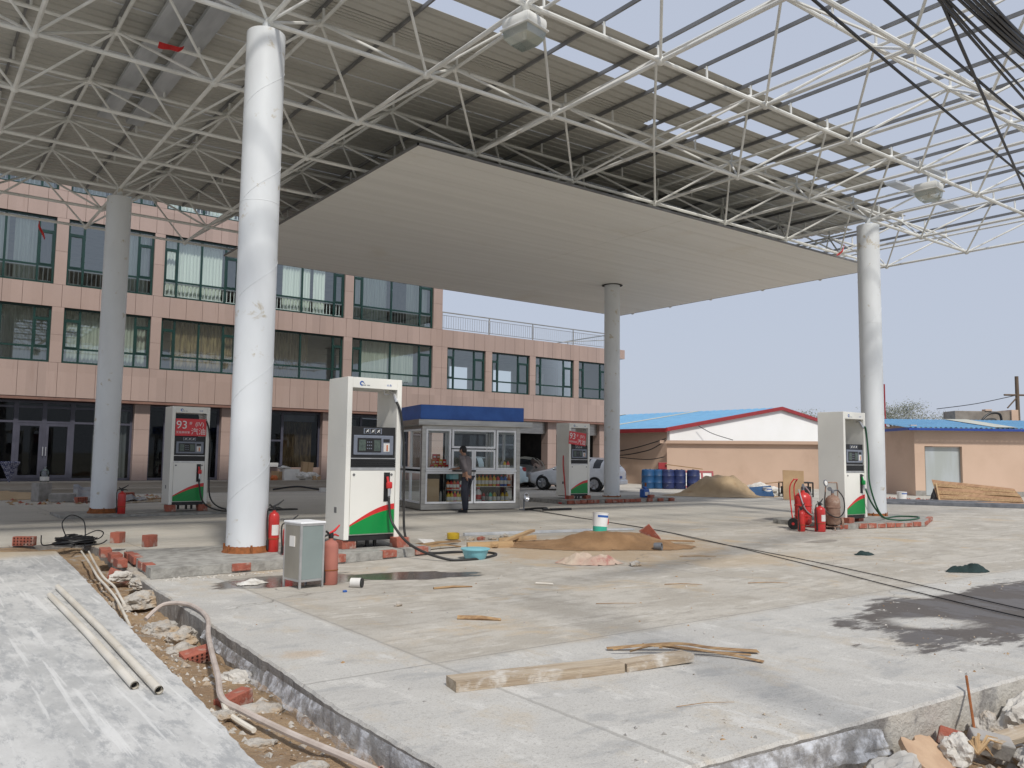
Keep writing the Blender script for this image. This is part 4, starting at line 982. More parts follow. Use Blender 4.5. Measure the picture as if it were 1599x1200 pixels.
def bottle(lx,ly,lz,h,r,m,cap,label,group):
    key=(round(h,2),round(r,3),m,cap)
    if key not in _bt:
        t=empty('oil_bottle',(0,0,0),0,label,'bottle',group)
        mb=MB(); mb.lathe([(r*.95,0),(r,.01),(r,h*.62),(r*.85,h*.72),(r*.38,h*.84),(r*.36,h*.9)],n=10); mb.build('body',M[m],t)
        mb=MB(); mb.lathe([(r*.42,h*.88),(r*.42,h)],n=8); mb.build('cap',M[cap],t)
        mb=MB(); mb.lathe([(r+.001,h*.2),(r+.001,h*.52)],n=10); mb.build('label',M['labelwhite' if m!='signwhite' else 'red'],t)
        _bt[key]=t
    else:
        t=copy_tree(_bt[key]); tag(t,label,'bottle',group)
    t.location=KM@Vector((lx,ly,lz)); t.rotation_euler=(0,0,R(-13)+random.uniform(-.4,.4)); return t
for i in range(7):
    m_=('yellow','yellow','red','yellow','yellow','yellow','red')[i]
    bottle(.80+.09*i,.16,.19,.30,.05,m_,'red' if m_=='yellow' else 'yellow',f'{m_} oil bottle on the kiosk floor in the left glass case','oil bottles in the left glass case')
for i in range(7): bottle(.80+.09*i,.2,.54,.25,.045,('orange','red','orange','red','signwhite','red','orange')[i],'black',f"{('orange','red','orange','red','white','red','orange')[i]} bottle on the shelf of the left glass case",'bottles on the left kiosk shelf')
for i in range(10):
    c_=('yellow','yellow','yellow','yellow','orange','yellow','red','blue','blue','orange')[i]
    bottle(1.56+.108*i,.18,.62,.30,.052,c_,'red' if c_!='red' else 'black',f'{c_} oil bottle in the row on the right kiosk shelf','oil bottles on the right kiosk shelf')
bottle(1.66,.2,.19,.40,.085,'signwhite','red','large white bottle with a red label on the kiosk floor','large bottles in the right glass case')
for i in range(5): bottle(2.00+.12*i,.2,.19,.30,.05,('greenlid','yellow','black','yellow','yellow')[i],'black',f"{('green','yellow','black','yellow','yellow')[i]} bottle at the right end of the kiosk floor",'bottles at the kiosk right end')
for i in range(4): bottle(2.20+.10*i,.18,1.056,.26,.045,('metalgrey','metalgrey','yellow','red')[i],'black',f"{('grey','grey','yellow','red')[i]} bottle on the counter behind the right window",'bottles on the kiosk counter')
def pack(lx,ly,lz,w_,d_,h_,m,label,group,rz=0):
    mb=MB(); mb.bbox(-w_/2,w_/2,-d_/2,d_/2,0,h_,.004); mb.cur=1; mb.box(-w_*.36,w_*.3,-d_/2-.002,-d_/2+.002,h_*.3,h_*.62)
    o=mb.build('carton',[M[m],M['labelwhite']]); o.location=KM@Vector((lx,ly,lz)); o.rotation_euler=(0,0,R(-13)+rz); return tag(o,label,'carton',group)
cols=('red','yellow','red','orange'); 
for r_ in range(3):
    for i in range(5-r_ if r_<2 else 2): pack(.34+.10*i+.03*r_,.18,1.056+.135*r_,.095,.09,.132,cols[(i+2*r_+r_)%4],f"{('red','yellow','red','orange')[(i+2*r_+r_)%4]} carton in the {('bottom','middle','top')[r_]} row of the stack behind the left window",'cartons stacked behind the left window',random.uniform(-.1,.1))
mb=MB(); mb.bbox(-.19,.19,-.16,.16,0,.62,.006); o=mb.build('cardboard_box',M['card']); o.location=KM@Vector((.35,.32,.19)); o.rotation_euler=(0,0,R(-10)); tag(o,'tall plain cardboard box in the left corner of the kiosk','box')
mb=MB(); mb.bbox(-.14,.14,-.1,.1,0,.14,.02); o=mb.build('blue_tub',M['basin']); o.location=KM@Vector((.95,.3,.80)); tag(o,'light blue plastic tub high in the left glass case','tub')
mb=MB(); mb.bbox(-.12,.12,-.08,.08,0,.05,.01); mb.box(-.09,.09,-.02,.02,.05,.22); mb.bbox(-.13,.13,-.03,.03,.10,.28,.01); o=mb.build('card_terminal',M['black']); o.location=KM@Vector((1.2,.25,1.056)); tag(o,'black card terminal on the kiosk counter by the hatch','terminal')
for i in range(6): bottle(.46+.07*i if i<4 else .50+.07*(i-4),.40,.19 if i<4 else .19,.34,.034,('metalgrey','labelwhite','metalgrey','labelwhite','metalgrey','labelwhite')[i],'black',f"{('grey','white','grey','white','grey','white')[i]} can at the back of the left glass case",'cans at the back of the left glass case')
for i in range(9): bottle(1.60+.11*i,.42,.62,.24,.045,('red','green','red','yellow','green','red','yellow','red','blue')[i],'black',f"{('red','green','red','yellow','green','red','yellow','red','blue')[i]} bottle in the second row of the right kiosk shelf",'second row on the right kiosk shelf')
for i in range(7): bottle(1.80+.11*i,.45,.19,.28,.045,('metalgrey','red','metalgrey','green','yellow','metalgrey','red')[i],'black',f"{('grey','red','grey','green','yellow','grey','red')[i]} bottle in the rear row on the right kiosk floor",'rear row on the right kiosk floor')
# spot lamp on a stand beside the kiosk
t=empty('site_lamp',(13.75,17.75,0),.3,'small round silver site lamp on a short stand at the kiosk right corner','lamp')
mb=MB(); mb.lathe([(.02,-.09),(.07,-.05),(.11,.02),(.115,.03),(.10,.03),(.05,-.02)],n=16,M=Matrix.Translation((0,0,.34))@Matrix.Rotation(R(80),4,'X')); mb.build('reflector',M['silver'],t)
mb=MB(); mb.tube([(0,.06,.34),(0,.06,.02)],.02,8); mb.box(-.10,.10,-.06,.16,.0,.03); mb.build('stand',M['metalgrey'],t)
# ------------------------------------------------------------------ trench and near debris
def rock_mb(mb,c,r,sc=(1,1,1),seed=0,sub=2,rough=.35,rot=0):
    bm=bmesh.new(); bmesh.ops.create_icosphere(bm,subdivisions=sub+1 if sub>2 else sub,radius=1)
    bm.verts.index_update(); cr,sr=math.cos(rot),math.sin(rot); vs=[]
    for v in bm.verts:
        p=v.co; k=1+rough*mn.noise(Vector((p.x*1.3+seed*7.3,p.y*1.3,p.z*1.3)))+rough*.5*mn.noise(Vector((p.x*3.1,p.y*3.1+seed*3.1,p.z*3.1)))+rough*.28*mn.noise(Vector((p.x*7+seed,p.y*7,p.z*7)))+rough*.16*mn.noise(Vector((p.x*15,p.y*15+seed,p.z*15)))
        q=(p.x*k*sc[0]*r,p.y*k*sc[1]*r,max(-.45,p.z*k)*sc[2]*r)
        vs.append((c[0]+q[0]*cr-q[1]*sr,c[1]+q[0]*sr+q[1]*cr,c[2]+q[2]))
    fs=[[v.index for v in f.verts] for f in bm.faces]; bm.free(); return mb.add(vs,fs,False)
def rock(x,y,z,r,sc,label,m='stone',seed=0,rot=0,group='lumps of broken concrete',rough=.4,cat='rubble',name='concrete_lump'):
    mb=MB(); rock_mb(mb,(0,0,0),r,sc,seed,3,rough); o=mb.build(name,M[m]); o.location=(x,y,z); o.rotation_euler=(0,0,rot); return tag(o,label,cat,group)
rock(2.20,9.35,-.13,.24,(1.1,.75,.42),'broken concrete slab piece lying in the trench near the brick kerb end',seed=1,rot=.5)
rock(2.0,7.75,-.15,.16,(1.0,1.1,.62),'largest grey lump in the trench where the bent conduit starts',seed=2,rot=.2)
rock(2.10,7.45,-.15,.13,(1.0,.9,.65),'pale lump in the trench beside the hollow brick with holes',seed=3)
rock(1.93,6.95,-.16,.13,(1.15,.85,.55),'rounded brown grey lump in the trench against the pad edge',seed=4,rot=.6)
rock(2.05,5.95,-.18,.13,(.85,1.2,.5),'crumpled white plaster lump in the trench','plaster',5,.2)
rock(1.92,5.12,-.18,.12,(1.2,.9,.6),'tan lump in the trench in front of the solid red brick',seed=6,rot=.3)
rock(2.30,10.75,-.06,.11,(1.2,.9,.7),'small white lump in the trench below the brick kerb end','plaster',7)
rock(2.42,10.25,-.08,.16,(.9,1.3,.45),'grey mortar lump under the kerb corner above the trench',seed=8)
rock(1.66,4.45,-.13,.075,(1.3,.9,.5),'flat grey chip lump in the trench along the pad edge near the long conduit',seed=9)
rock(1.62,4.9,-.08,.06,(1.2,1,.6),'small grey lump tucked under the notched pad edge',seed=10)
rock(1.72,3.95,-.13,.085,(1.2,.8,.6),'square grey lump at the near end of the long conduit',seed=11)
rock(1.90,3.78,-.17,.12,(1.1,.9,.5),'pale rough lump beside the nearest hollow brick',seed=12,m='plaster')
RUB='rubble below the front edge of the slab'
rock(4.36,2.42,-.26,.20,(1.3,.6,.55),'white crumbling plaster lump at the bottom of the picture','plaster',13,0,RUB)
rock(4.92,2.36,-.20,.13,(.9,.7,.7),'white plaster lump beside the tilted tan slab piece','plaster',14,.4,RUB)
rock(5.42,2.44,-.20,.12,(.8,.6,.9),'grey lump leaning on the slab face by the rusty bar','stone',15,.2,RUB)
rock(5.95,2.40,-.22,.20,(1.35,.55,.8),'big white mortar heap against the slab face at the right edge','plaster',16,-.1,RUB)
rock(5.25,2.05,-.2,.16,(1.2,.7,.5),'white plaster lump in the bottom right corner','plaster',17,-.1,RUB)
mb=MB(); mb.bbox(-.11,.11,-.055,.055,-.05,.05,.008); o=mb.build('concrete_block',M['tilegrey']); o.location=(5.1,2.27,-.17); o.rotation_euler=(.3,.2,-.8); tag(o,'grey concrete block lying among wood splinters','block')
mb=MB(); P=[(-.20,-.10),(-.08,-.14),(.05,-.11),(.14,-.14),(.21,-.03),(.17,.06),(.19,.11),(.06,.13),(-.03,.10),(-.10,.14),(-.17,.08),(-.22,.01)]; mb.prism(rough_edge(P,.025,.008),-.016,.016); o=mb.build('tan_slab_piece',M['tan']); o.location=(4.72,2.42,-.20); o.rotation_euler=(.50,.1,.05); tag(o,'flat tan slab piece tilted against the front face of the concrete','slab piece')
brick((5.02,2.47,-.22),.5,'dark red brick lying by the rusty bar below the slab front',holes=True,ry=.3,rx=.2,s=(.8,1,1.1))
mb=MB(); mb.tube([(5.10,2.34,-.22),(5.52,2.585,.08)],.008,6); tag(mb.build('rusty_bar',M['rust']),'thin rusty bar leaning up against the slab front','bar')
mb=MB(); mb.bbox(-.50,.50,-.05,.05,-.02,.02,.004); o=mb.build('timber_offcut',M['oldwood']); o.location=(5.55,2.24,-.17); o.rotation_euler=(.2,.05,-.02); tag(o,'weathered timber offcut below the slab front at the right edge','timber')
mb=MB()
for i in range(14):
    a=random.uniform(-.7,1.2); l=random.uniform(.08,.22); mb.tube([(0,0,0),(l*math.cos(a)*.5,l*math.sin(a)*.4,.04+random.uniform(-.02,.05)),(l*math.cos(a),l*math.sin(a)*.8,random.uniform(-.03,.06))],[.009,.007,.003],4)
o=mb.build('wood_splinters',M['yellow'] if False else M['wood']); o.location=(4.88,2.24,-.17); tag(o,'bunch of yellow wood splinters below the slab front','splinters')
# plastic film on the slab faces
def film(name,top,drop,label,amp=.03,zb=None):
    mb=MB(); q=[]
    for i in range(len(top)-1):
        a=Vector(top[i]);b=Vector(top[i+1]); n=max(2,int((b-a).length/.035))
        for j in range(n): q.append(a.lerp(b,j/n))
    q.append(Vector(top[-1])); n=len(q); rows=7; vs=[]
    for i,p in enumerate(q):
        t=(q[min(i+1,n-1)]-q[max(i-1,0)]).normalized(); nr=Vector((t.y,-t.x,0)).normalized()
        dd=drop[0]+(drop[1]-drop[0])*i/(n-1); dd*=1+.35*mn.noise(Vector((i*.11,2,drop[0]*9)))
        for r_ in range(rows):
            v=r_/(rows-1); off=.014+amp*v*(.6+.9*mn.noise(Vector((i*.17,v*2.2,1)))+.5*mn.noise(Vector((i*.5,v*4,5))))
            off=max(.012,off) if r_ else .004
            vs.append(p+nr*off*(1 if r_ else 1)+Vector((0,0,(.004 if r_==0 else -dd*v))))
    fs=[(i*rows+r_,i*rows+r_+1,(i+1)*rows+r_+1,(i+1)*rows+r_) for i in range(n-1) for r_ in range(rows-1)]
    mb.add(vs,fs,True); return tag(mb.build(name,M['film']),label,'plastic film','plastic film round the slab edge')
film('plastic_film',[(2.125,5.55,-.03),(2.085,4.7,-.02),(2.075,4.1,-.01),(2.085,3.3,-.01),(2.06,2.62,-.01)],(.10,.26),'torn clear plastic film hanging over the slab edge along the trench',.05)
film('plastic_film',[(2.21,7.2,-.05),(2.17,6.4,-.06),(2.14,5.6,-.06)],(.05,.12),'short strip of clear film stuck to the far part of the slab edge',.03)
film('plastic_film',[(2.12,2.56,-.0),(3.05,2.655,-.01),(3.6,2.615,-.01),(4.25,2.585,-.02),(4.5,2.58,-.06)],(.22,.12),'wrinkled clear plastic film wrapped along the front slab edge',.06)
# conduits
def pipe(P,r,label,m='conduit',cat='pipe',group=None,name='conduit',k=8,n=8):
    mb=MB(); mb.tube(smoothpts(P,k),r,n); return tag(mb.build(name,M[m]),label,cat,group)
pipe([(1.98,8.2,-.10),(2.16,8.3,.0),(2.30,8.0,.03),(2.28,7.4,.02),(2.10,6.75,.0),(1.93,6.1,.0),(1.80,5.55,-.02),(1.69,5.12,-.04),(1.72,4.85,-.05),(1.82,4.35,-.07),(1.93,3.85,-.08),(2.02,3.4,-.1)],.020,'long dusty conduit arching out of the trench and running towards the camera')
pipe([(2.30,13.3,.0),(2.18,12.0,-.02),(2.04,10.7,-.03),(1.98,9.9,-.03),(1.92,9.1,-.05),(1.80,8.0,-.10)],.013,'thin white conduit in the trench coming from the cable coil','pvc',group='thin white conduits in the trench')
pipe([(2.38,13.2,.0),(2.24,12.0,-.02),(2.08,10.6,-.02),(2.05,9.9,-.03),(1.97,9.2,-.04),(1.93,8.8,-.06)],.013,'second thin white conduit lying alongside, nearer the brick kerb','pvc',group='thin white conduits in the trench')
pipe([(1.69,5.1,-.05),(1.66,4.9,-.07),(1.70,4.6,-.09)],.016,'short stub of thin conduit under the corner of the grey pad','pvc')
def tubepipe(a,b,r,label):
    a,b=Vector(a),Vector(b); mb=MB(); d_=(b-a); mid=a.lerp(b,.55)+Vector((.012,0,.0))
    mb.tube([a,mid,b],r,12,False); t=(b-mid).normalized(); mb.tube([b-t*.06,b],r*.78,12,False); mb.cur=1; mb.tube([b-t*.05,b-t*.045],r*.8,12)
    mb.cur=0
    return tag(mb.build('pvc_pipe',[M['pvc'],M['dark']]),label,'pipe','loose white pipes on the grey road pad')
tubepipe((1.50,9.85,.016),(1.375,5.30,.016),.026,'dirty white pipe on the pad, the one with its near end closer to the trench')
tubepipe((1.36,9.35,.012),(1.285,5.50,.012),.026,'dirty white pipe on the pad, the one crossing under the other')
# coil of cable
mb=MB()
for i in range(34):
    R0=random.uniform(.12,.30); ph=random.uniform(0,6.28); ex=random.uniform(.55,.8); zz=random.uniform(.02,.13)*(1-(R0-.12)*2); tl=random.uniform(-.12,.12)
    mb.tube([(R0*math.cos(a)*1.0+random.uniform(-.01,.01),R0*ex*math.sin(a),max(.01,zz+tl*math.cos(a+ph)*.35+random.uniform(-.01,.01))) for a in [k*.42+ph for k in range(16)]],.011,5)
for P in ([(-.1,.1,.10),(-.17,.12,.32),(-.05,.14,.44),(.12,.1,.35),(.14,.0,.12)],[(.1,0,.12),(.30,.05,.20),(.40,.05,.16),(.33,.0,.08),(.1,-.05,.06)],[(-.2,0,.05),(-.42,.05,.01),(-.45,.05,.16)],[(-.3,-.2,.02),(0,-.32,.01),(.3,-.25,.02),(.42,-.12,.06)],[(0,-.2,.03),(-.12,-.45,.01)],[(.1,-.2,.03),(.05,-.5,.0)]): mb.tube(smoothpts(P,6),.009,5)
o=mb.build('cable_coil',M['cable']); o.location=(2.37,14.25,.0); tag(o,'tangled coil of black cable at the far end of the trench','cable coil')
# planks and bark on the slab
def plank(pts,w_,h_,label,m='oldwood',name='plank',cat='plank',group=None,bend=0):
    a,b=Vector(pts[0]),Vector(pts[1]); L=(b-a).length; mb=MB()
    n=10; vs=[]
    for i in range(n+1):
        x=L*i/n; e=.006*mn.noise(Vector((i*.6,L*5,0)))
        for yy,zz in ((-w_/2,0),(w_/2,0),(w_/2,h_),(-w_/2,h_)): vs.append((x,yy+e+.004*mn.noise(Vector((i*.9,yy*40,zz*50))),zz+(.004*mn.noise(Vector((i*.8,yy*30,3))) if zz>0 else 0)+bend*math.sin(math.pi*i/n)))
    fs=[(i*4+k,i*4+(k+1)%4,i*4+4+(k+1)%4,i*4+4+k) for i in range(n) for k in range(4)]+[(3,2,1,0),(n*4,n*4+1,n*4+2,n*4+3)]
    mb.add(vs,fs); o=mb.build(name,M[m]); d_=b-a; o.location=a; o.rotation_euler=(0,-math.asin(max(-1,min(1,d_.z/L))),math.atan2(d_.y,d_.x)); return tag(o,label,cat,group)
plank([(2.845,4.40,.001),(4.02,4.16,.001)],.17,.062,'long weathered plank lying on the pale slab in the foreground')
plank([(4.035,4.145,.001),(4.60,4.06,.012)],.14,.052,'short weathered plank butted end to end with the long one',group=None)
for P,wd,lab in (([(4.35,4.62,.01),(4.75,4.32,.05),(4.95,4.12,.03),(5.22,3.93,.01)],.07,'curled brown bark strip with a broad end behind the short plank'),([(4.42,4.45,.01),(4.6,4.3,.06),(4.9,4.0,.02),(5.0,3.72,.005)],.035,'narrow bark strip with its tip towards the camera behind the short plank'),([(4.3,4.5,.03),(4.5,4.35,.06),(4.75,4.2,.03),(5.1,3.9,.004)],.02,'thin bark splinter between the two bark strips')):
    q=smoothpts(P,6); mb=MB(); vs=[]; n=len(q)
    for i,p in enumerate(q):
        t=(q[min(i+1,n-1)]-q[max(i-1,0)]).normalized(); nr=Vector((-t.y,t.x,0)).normalized()*wd/2*(.6+.4*i/n)
        vs+=[p+nr+Vector((0,0,.006)),p-nr+Vector((0,0,.002)),p-nr+Vector((0,0,.006)),p+nr+Vector((0,0,.011))]
    fs=[(i*4+k,i*4+(k+1)%4,i*4+4+(k+1)%4,i*4+4+k) for i in range(n-1) for k in range(4)]+[(3,2,1,0),(n*4-4,n*4-3,n*4-2,n*4-1)]
    mb.add(vs,fs); tag(mb.build('bark_strip',M['bark']),lab,'bark strip','bark strips behind the plank')
# sand heap with bucket
def heap(name,cx,cy,rot,ru,rv,h,label,m,seed,peak=(0,0),st=.05,amp=.3):
    mb=MB(); nx=int(2.4*ru/st); ny=int(2.4*rv/st); cr,sr=math.cos(rot),math.sin(rot); vs=[];ok=[]
    for j in range(ny+1):
        for i in range(nx+1):
            u=-1.2*ru+i*st; v=-1.2*rv+j*st; e=math.hypot((u-peak[0]*0)/ru,v/rv)+.18*mn.noise(Vector((u*1.1,v*1.1,seed)))+.07*mn.noise(Vector((u*4,v*4,seed)))
            pk=min(1,1.25*math.exp(-(((u-peak[0])/(ru*.50))**2+((v-peak[1])/(rv*.58))**2)**1.25))
            z=h*(.25*max(0,1-e)+.85*pk*max(0,min(1,(1-e)*2.2)))*(1+amp*mn.noise(Vector((u*2.5,v*2.5,seed+2)))+amp*.5*mn.noise(Vector((u*6,v*6,seed+5))))+.018*mn.noise(Vector((u*9,v*9,seed)))*max(0,min(1,(1-e)*5))
            vs.append((u*cr-v*sr,u*sr+v*cr,max(.0,z)+.003)); ok.append(e<1.0)
    w_=nx+1; fs=[(j*w_+i,j*w_+i+1,(j+1)*w_+i+1,(j+1)*w_+i) for j in range(ny) for i in range(nx) if ok[j*w_+i] and ok[j*w_+i+1] and ok[(j+1)*w_+i] and ok[(j+1)*w_+i+1]]
    mb.add(vs,fs,True); o=mb.build(name,M[m]); o.location=(cx,cy,0); return tag(o,label,'sand heap')
heap('sand_heap',9.25,10.15,R(-36.9),1.7,.80,.20,'low heap of brown wet sand in the middle of the slab','sandy',3,(.35,.0))
heap('sand_heap',25.9,21.2,R(-36.9),2.2,1.5,.70,'large heap of pale sand in front of the beige wall','sand2',9,(0,0),.07,.14)
def bucket(x,y,z,r,h,label,tilt=0,low='greenlid',group='white paint buckets'):
    t=empty('paint_bucket',(x,y,z),.2,label,'bucket',group); t.rotation_euler=(0,tilt,.3)
    mb=MB(); mb.lathe([(r*.88,0),(r*.93,h*.3)],n=20); mb.build('green_foot' if low=='greenlid' else 'foot',M[low],t)
    mb=MB(); mb.lathe([(r*.931,h*.3),(r,h*.96),(r*1.03,h*.965),(r*1.03,h),(r*.94,h),(r*.9,h*.9)],n=20); mb.build('body',M['signwhite'],t)
    mb=MB(); vs=[];n=10
    for i in range(n+1):
        a=R(-170)+R(150)*i/n; vs+=[(r*.99*math.cos(a),r*.99*math.sin(a),h*.76),(r*1.0*math.cos(a)*1.005,r*1.005*math.sin(a),h*.87)]
    mb.add(vs,[(2*i,2*i+2,2*i+3,2*i+1) for i in range(n)]); mb.build('blue_band',M['blue'],t)
    mb=MB(); mb.box(r*.45,r*.75,-r*.80,-r*.70,h*.42,h*.7); mb.build('red_mark',M['red'],t)
    return t
bucket(9.95,10.75,.13,.135,.34,'white and green paint bucket standing tilted on the sand heap',.10)
bucket(29.0,15.6,.0,.17,.34,'white paint bucket with a blue band on the brick rubble beside the right column',0,'signwhite')
bucket(27.2,19.95,.0,.17,.36,'white paint bucket among the dark frames by the cardboard',0,'greenlid')
# washing basin
t=empty('plastic_basin',(6.62,9.68,0),0,'light blue plastic basin standing inside the loop of black hose','basin')
mb=MB(); mb.lathe([(.135,.0),(.15,.02),(.185,.125),(.20,.13),(.20,.14),(.18,.138),(.145,.025),(.02,.02)],n=28); mb.build('bowl',M['basin'],t)
mb=MB(); mb.lathe([(.197,.128),(.205,.13),(.205,.145),(.197,.147)],n=28); mb.build('rim',M['basin'],t)
# wooden frames and scraps between basin and sand
plank([(7.2,10.75,.0),(7.95,10.60,.0)],.05,.10,'orange wooden board on edge at the left of the sand heap','wood',group='wooden boards beside the sand heap')
plank([(7.60,10.62,.02),(9.1,11.55,.12)],.10,.04,'long pale board resting across the others beside the sand heap','wood',group='wooden boards beside the sand heap')
plank([(7.95,10.65,.0),(8.6,11.45,.0)],.10,.03,'flat board lying under the long pale board','wood',group='wooden boards beside the sand heap')
plank([(8.2,11.3,.0),(8.75,11.0,.05)],.08,.07,'short thick board nearest the sand heap','wood',group='wooden boards beside the sand heap')
plank([(6.5,11.2,.0),(7.5,11.5,.02)],.10,.025,'thin dark board lying right of the nearest pump','bark',group='thin boards right of the nearest pump',bend=.03)
plank([(6.3,10.85,.0),(7.25,11.05,.0)],.09,.02,'thin warped board closest to the pump hose','bark',group='thin boards right of the nearest pump',bend=.05)
plank([(6.4,11.6,.0),(7.7,11.75,.0)],.12,.02,'thin board behind the sheet of white card','bark',group='thin boards right of the nearest pump')
mb=MB(); mb.box(-.16,.16,-.12,.12,0,.006); o=mb.build('white_sheet',M['labelwhite']); o.location=(6.95,11.45,.05); o.rotation_euler=(.35,.1,.2); tag(o,'white sheet of card on the thin boards right of the pump','card')
mb=MB(); mb.lathe([(.10,0),(.105,.01),(.105,.10),(.095,.10),(.09,.02)],n=18); o=mb.build('tin',M['yellow']); o.location=(7.75,12.0,.02); tag(o,'yellow tin behind the thin boards','tin')
for i,(x,y,r,s) in enumerate(((7.95,11.8,.07,21),(8.15,11.75,.06,22),(8.35,11.7,.05,23),(8.75,11.9,.06,24))): rock(x,y,.02,r,(1.3,1,.7),('brown lump right of the yellow tin','reddish lump second from the yellow tin','small brown lump third from the yellow tin','brown lump behind the long pale board')[i],'brick' if i==1 else 'stone',s,group='small lumps near the yellow tin')
mb=MB(); mb.bbox(-1.3,1.3,-.04,.04,0,.05,.006); o=mb.build('metal_channel',M['galv']); o.location=(9.6,12.3,.002); o.rotation_euler=(0,0,-.18); tag(o,'long galvanised channel lying behind the sand heap','channel')
mb=MB(); mb.bbox(-.55,.55,-.06,.06,0,.03,.006); o=mb.build('metal_channel',M['galv']); o.location=(11.4,12.1,.002); o.rotation_euler=(0,0,-.4); tag(o,'short galvanised channel lying right of the paint bucket','channel')
mb=MB(); mb.box(-.16,.16,-.02,.02,-.10,.10); o=mb.build('tile_piece',M['brick']); o.location=(10.15,9.75,.16); o.rotation_euler=(.5,.85,-.4); tag(o,'red tile piece leaning on the right flank of the sand heap','tile')
plank([(10.25,9.85,.05),(11.0,9.55,.02)],.05,.025,'brown stick poking out of the right flank of the sand heap','bark',cat='stick')
mb=MB(); mb.lathe([(.055,-.06),(.06,-.05),(.06,.06),(.045,.06),(.045,-.03)],n=14,M=Matrix.Rotation(R(85),4,'X')@Matrix.Rotation(.5,4,'Y')); o=mb.build('tin_can',M['metalgrey']); o.location=(9.65,9.1,.06); tag(o,'small dark can at the foot of the sand heap','can')
# cloth sack
def cloth(name,x,y,ru,rv,h,label,m,seed,rz=0,cat='cloth'):
    mb=MB(); n=22; vs=[]
    for j in range(n+1):
        for i in range(n+1):
            u=-1+2*i/n; v=-1+2*j/n; e=math.hypot(u,v); 
            z=h*(max(0,1-e**2)*.45+1.1*abs(mn.noise(Vector((u*1.3+.3,v*1.3,seed))))+.35*abs(mn.noise(Vector((u*3.5,v*2.5,seed+4)))))*max(0,min(1,(1.02-e)*3))
            k=1+.35*mn.noise(Vector((u*1.4,v*1.4,seed+9))); vs.append((u*ru*k,v*rv*k,max(.004,z+.004)))
    w_=n+1; fs=[(j*w_+i,j*w_+i+1,(j+1)*w_+i+1,(j+1)*w_+i) for j in range(n) for i in range(n) if math.hypot(-1+2*(i+.5)/n,-1+2*(j+.5)/n)<1.0]
    mb.add(vs,fs,False); o=mb.build(name,M[m]); o.location=(x,y,0); o.rotation_euler=(0,0,rz); return tag(o,label,cat)
cloth('cloth_sack',7.60,8.45,.42,.22,.13,'crumpled red and cream cloth sack on the slab before the sand heap','pinkcloth',2,-.64)
cloth('dark_cloth',11.35,5.25,.30,.13,.11,'dark green cloth lump lying on the slab at the right','greencloth',5,-.5)
cloth('black_rag',11.95,7.05,.16,.10,.05,'small black rag lying on the slab left of the dark cloth','greencloth',6,-.4)
cloth('paper_scrap',3.28,9.12,.17,.13,.04,'torn white paper in the wet patch left of the steel cabinet','sack',8,.2)
rock(8.0,7.95,.02,.07,(1.2,.9,.7),'grey pebble lump right of the cloth sack',seed=31,group='loose stones on the slab')
rock(3.95,7.05,.01,.035,(1.2,.9,.8),'small grey stone on the slab in front of the steel cabinet',seed=32,group='loose stones on the slab')
# white pot lying on its side, small scraps
t=empty('white_pot',(4.12,8.27,.05),-.75,'small white plastic pot lying on its side with a black inside','pot')
mb=MB(); mb.lathe([(.045,-.065),(.05,-.06),(.052,.05)],n=18,M=Matrix.Rotation(R(90),4,'Y')); mb.build('shell',M['labelwhite'],t)
mb=MB(); mb.lathe([(.050,.051),(.050,.068),(.02,.060)],n=18,M=Matrix.Rotation(R(90),4,'Y')); mb.build('mouth',M['black'],t)
mb=MB(); mb.bbox(-.02,.02,-.015,.015,0,.02,.004); o=mb.build('bottle_cap',M['blue']); o.location=(3.88,8.05,0); tag(o,'tiny blue cap on the slab beside the wet patch','cap')
pipe([(5.9,7.42,.012),(6.02,7.26,.012)],.012,'short white pipe offcut lying on the open slab','pvc',name='pipe_offcut')
def stick(a,b,r,label,m='bark'):
    a,b=Vector((*a,.008)),Vector((*b,.008)); mid=a.lerp(b,.5)+Vector((random.uniform(-.03,.03),random.uniform(-.03,.03),.008)); mb=MB(); mb.tube([a,mid,b],[r,r*.9,r*.5],5); return tag(mb.build('stick',M[m]),label,'stick','sticks strewn on the slab')
stick((4.75,7.72),(5.18,7.62),.016,'brown stick between the cabinet and the cloth sack')
stick((4.08,6.22),(4.35,5.95),.028,'curled brown bark piece on the open slab left of the plank',)
stick((5.6,6.1),(5.95,5.9),.004,'thin twig on the slab right of the curled bark piece')
stick((9.3,8.35),(9.75,8.05),.006,'thin twig right of the sand heap')
stick((7.1,6.6),(7.45,6.35),.005,'twig in the middle of the slab left of the far wet patch')
stick((8.0,6.15),(8.4,5.9),.005,'twig just beyond the large wet patch')
stick((3.7,3.35),(4.05,3.22),.0025,'thin twig on the pale slab near its front edge')
# scattered chips and grit nobody could count
def chips(name,n,fn,r0,r1,mats,zfn,seed):
    rnd=random.Random(seed); mb=MB()
    base=[(0,0,1),(.9,0,-.3),(-.45,.8,-.3),(-.45,-.8,-.3),(.3,.5,.5)]
    fs=[(0,1,4),(0,4,2),(4,1,2),(0,2,3),(0,3,1),(1,3,2)]
    for _ in range(n):
        x,y=fn(rnd); r=r0+(r1-r0)*rnd.random()**3; a=rnd.uniform(0,6.28); fl=rnd.uniform(.35,.8); st=rnd.uniform(.7,1.8)
        mb.cur=rnd.randrange(len(mats)); z=zfn(x,y)
        vs=[(x+(p[0]*st*math.cos(a)-p[1]*math.sin(a))*r,y+(p[0]*st*math.sin(a)+p[1]*math.cos(a))*r,z+(p[2]+.25)*r*fl) for p in base]
        mb.add(vs,fs)
    return tag(mb.build(name,mats),kind='stuff')
def on_slab(r):
    while True:
        y=2.75+ (r.random()**1.6)*12; x=2.4+r.random()*(3+y*1.4)
        if mn.noise(Vector((x*.7,y*.7,8)))+r.random()*.5<.28: continue
        if y<9.8 or x>6.6: return x,y
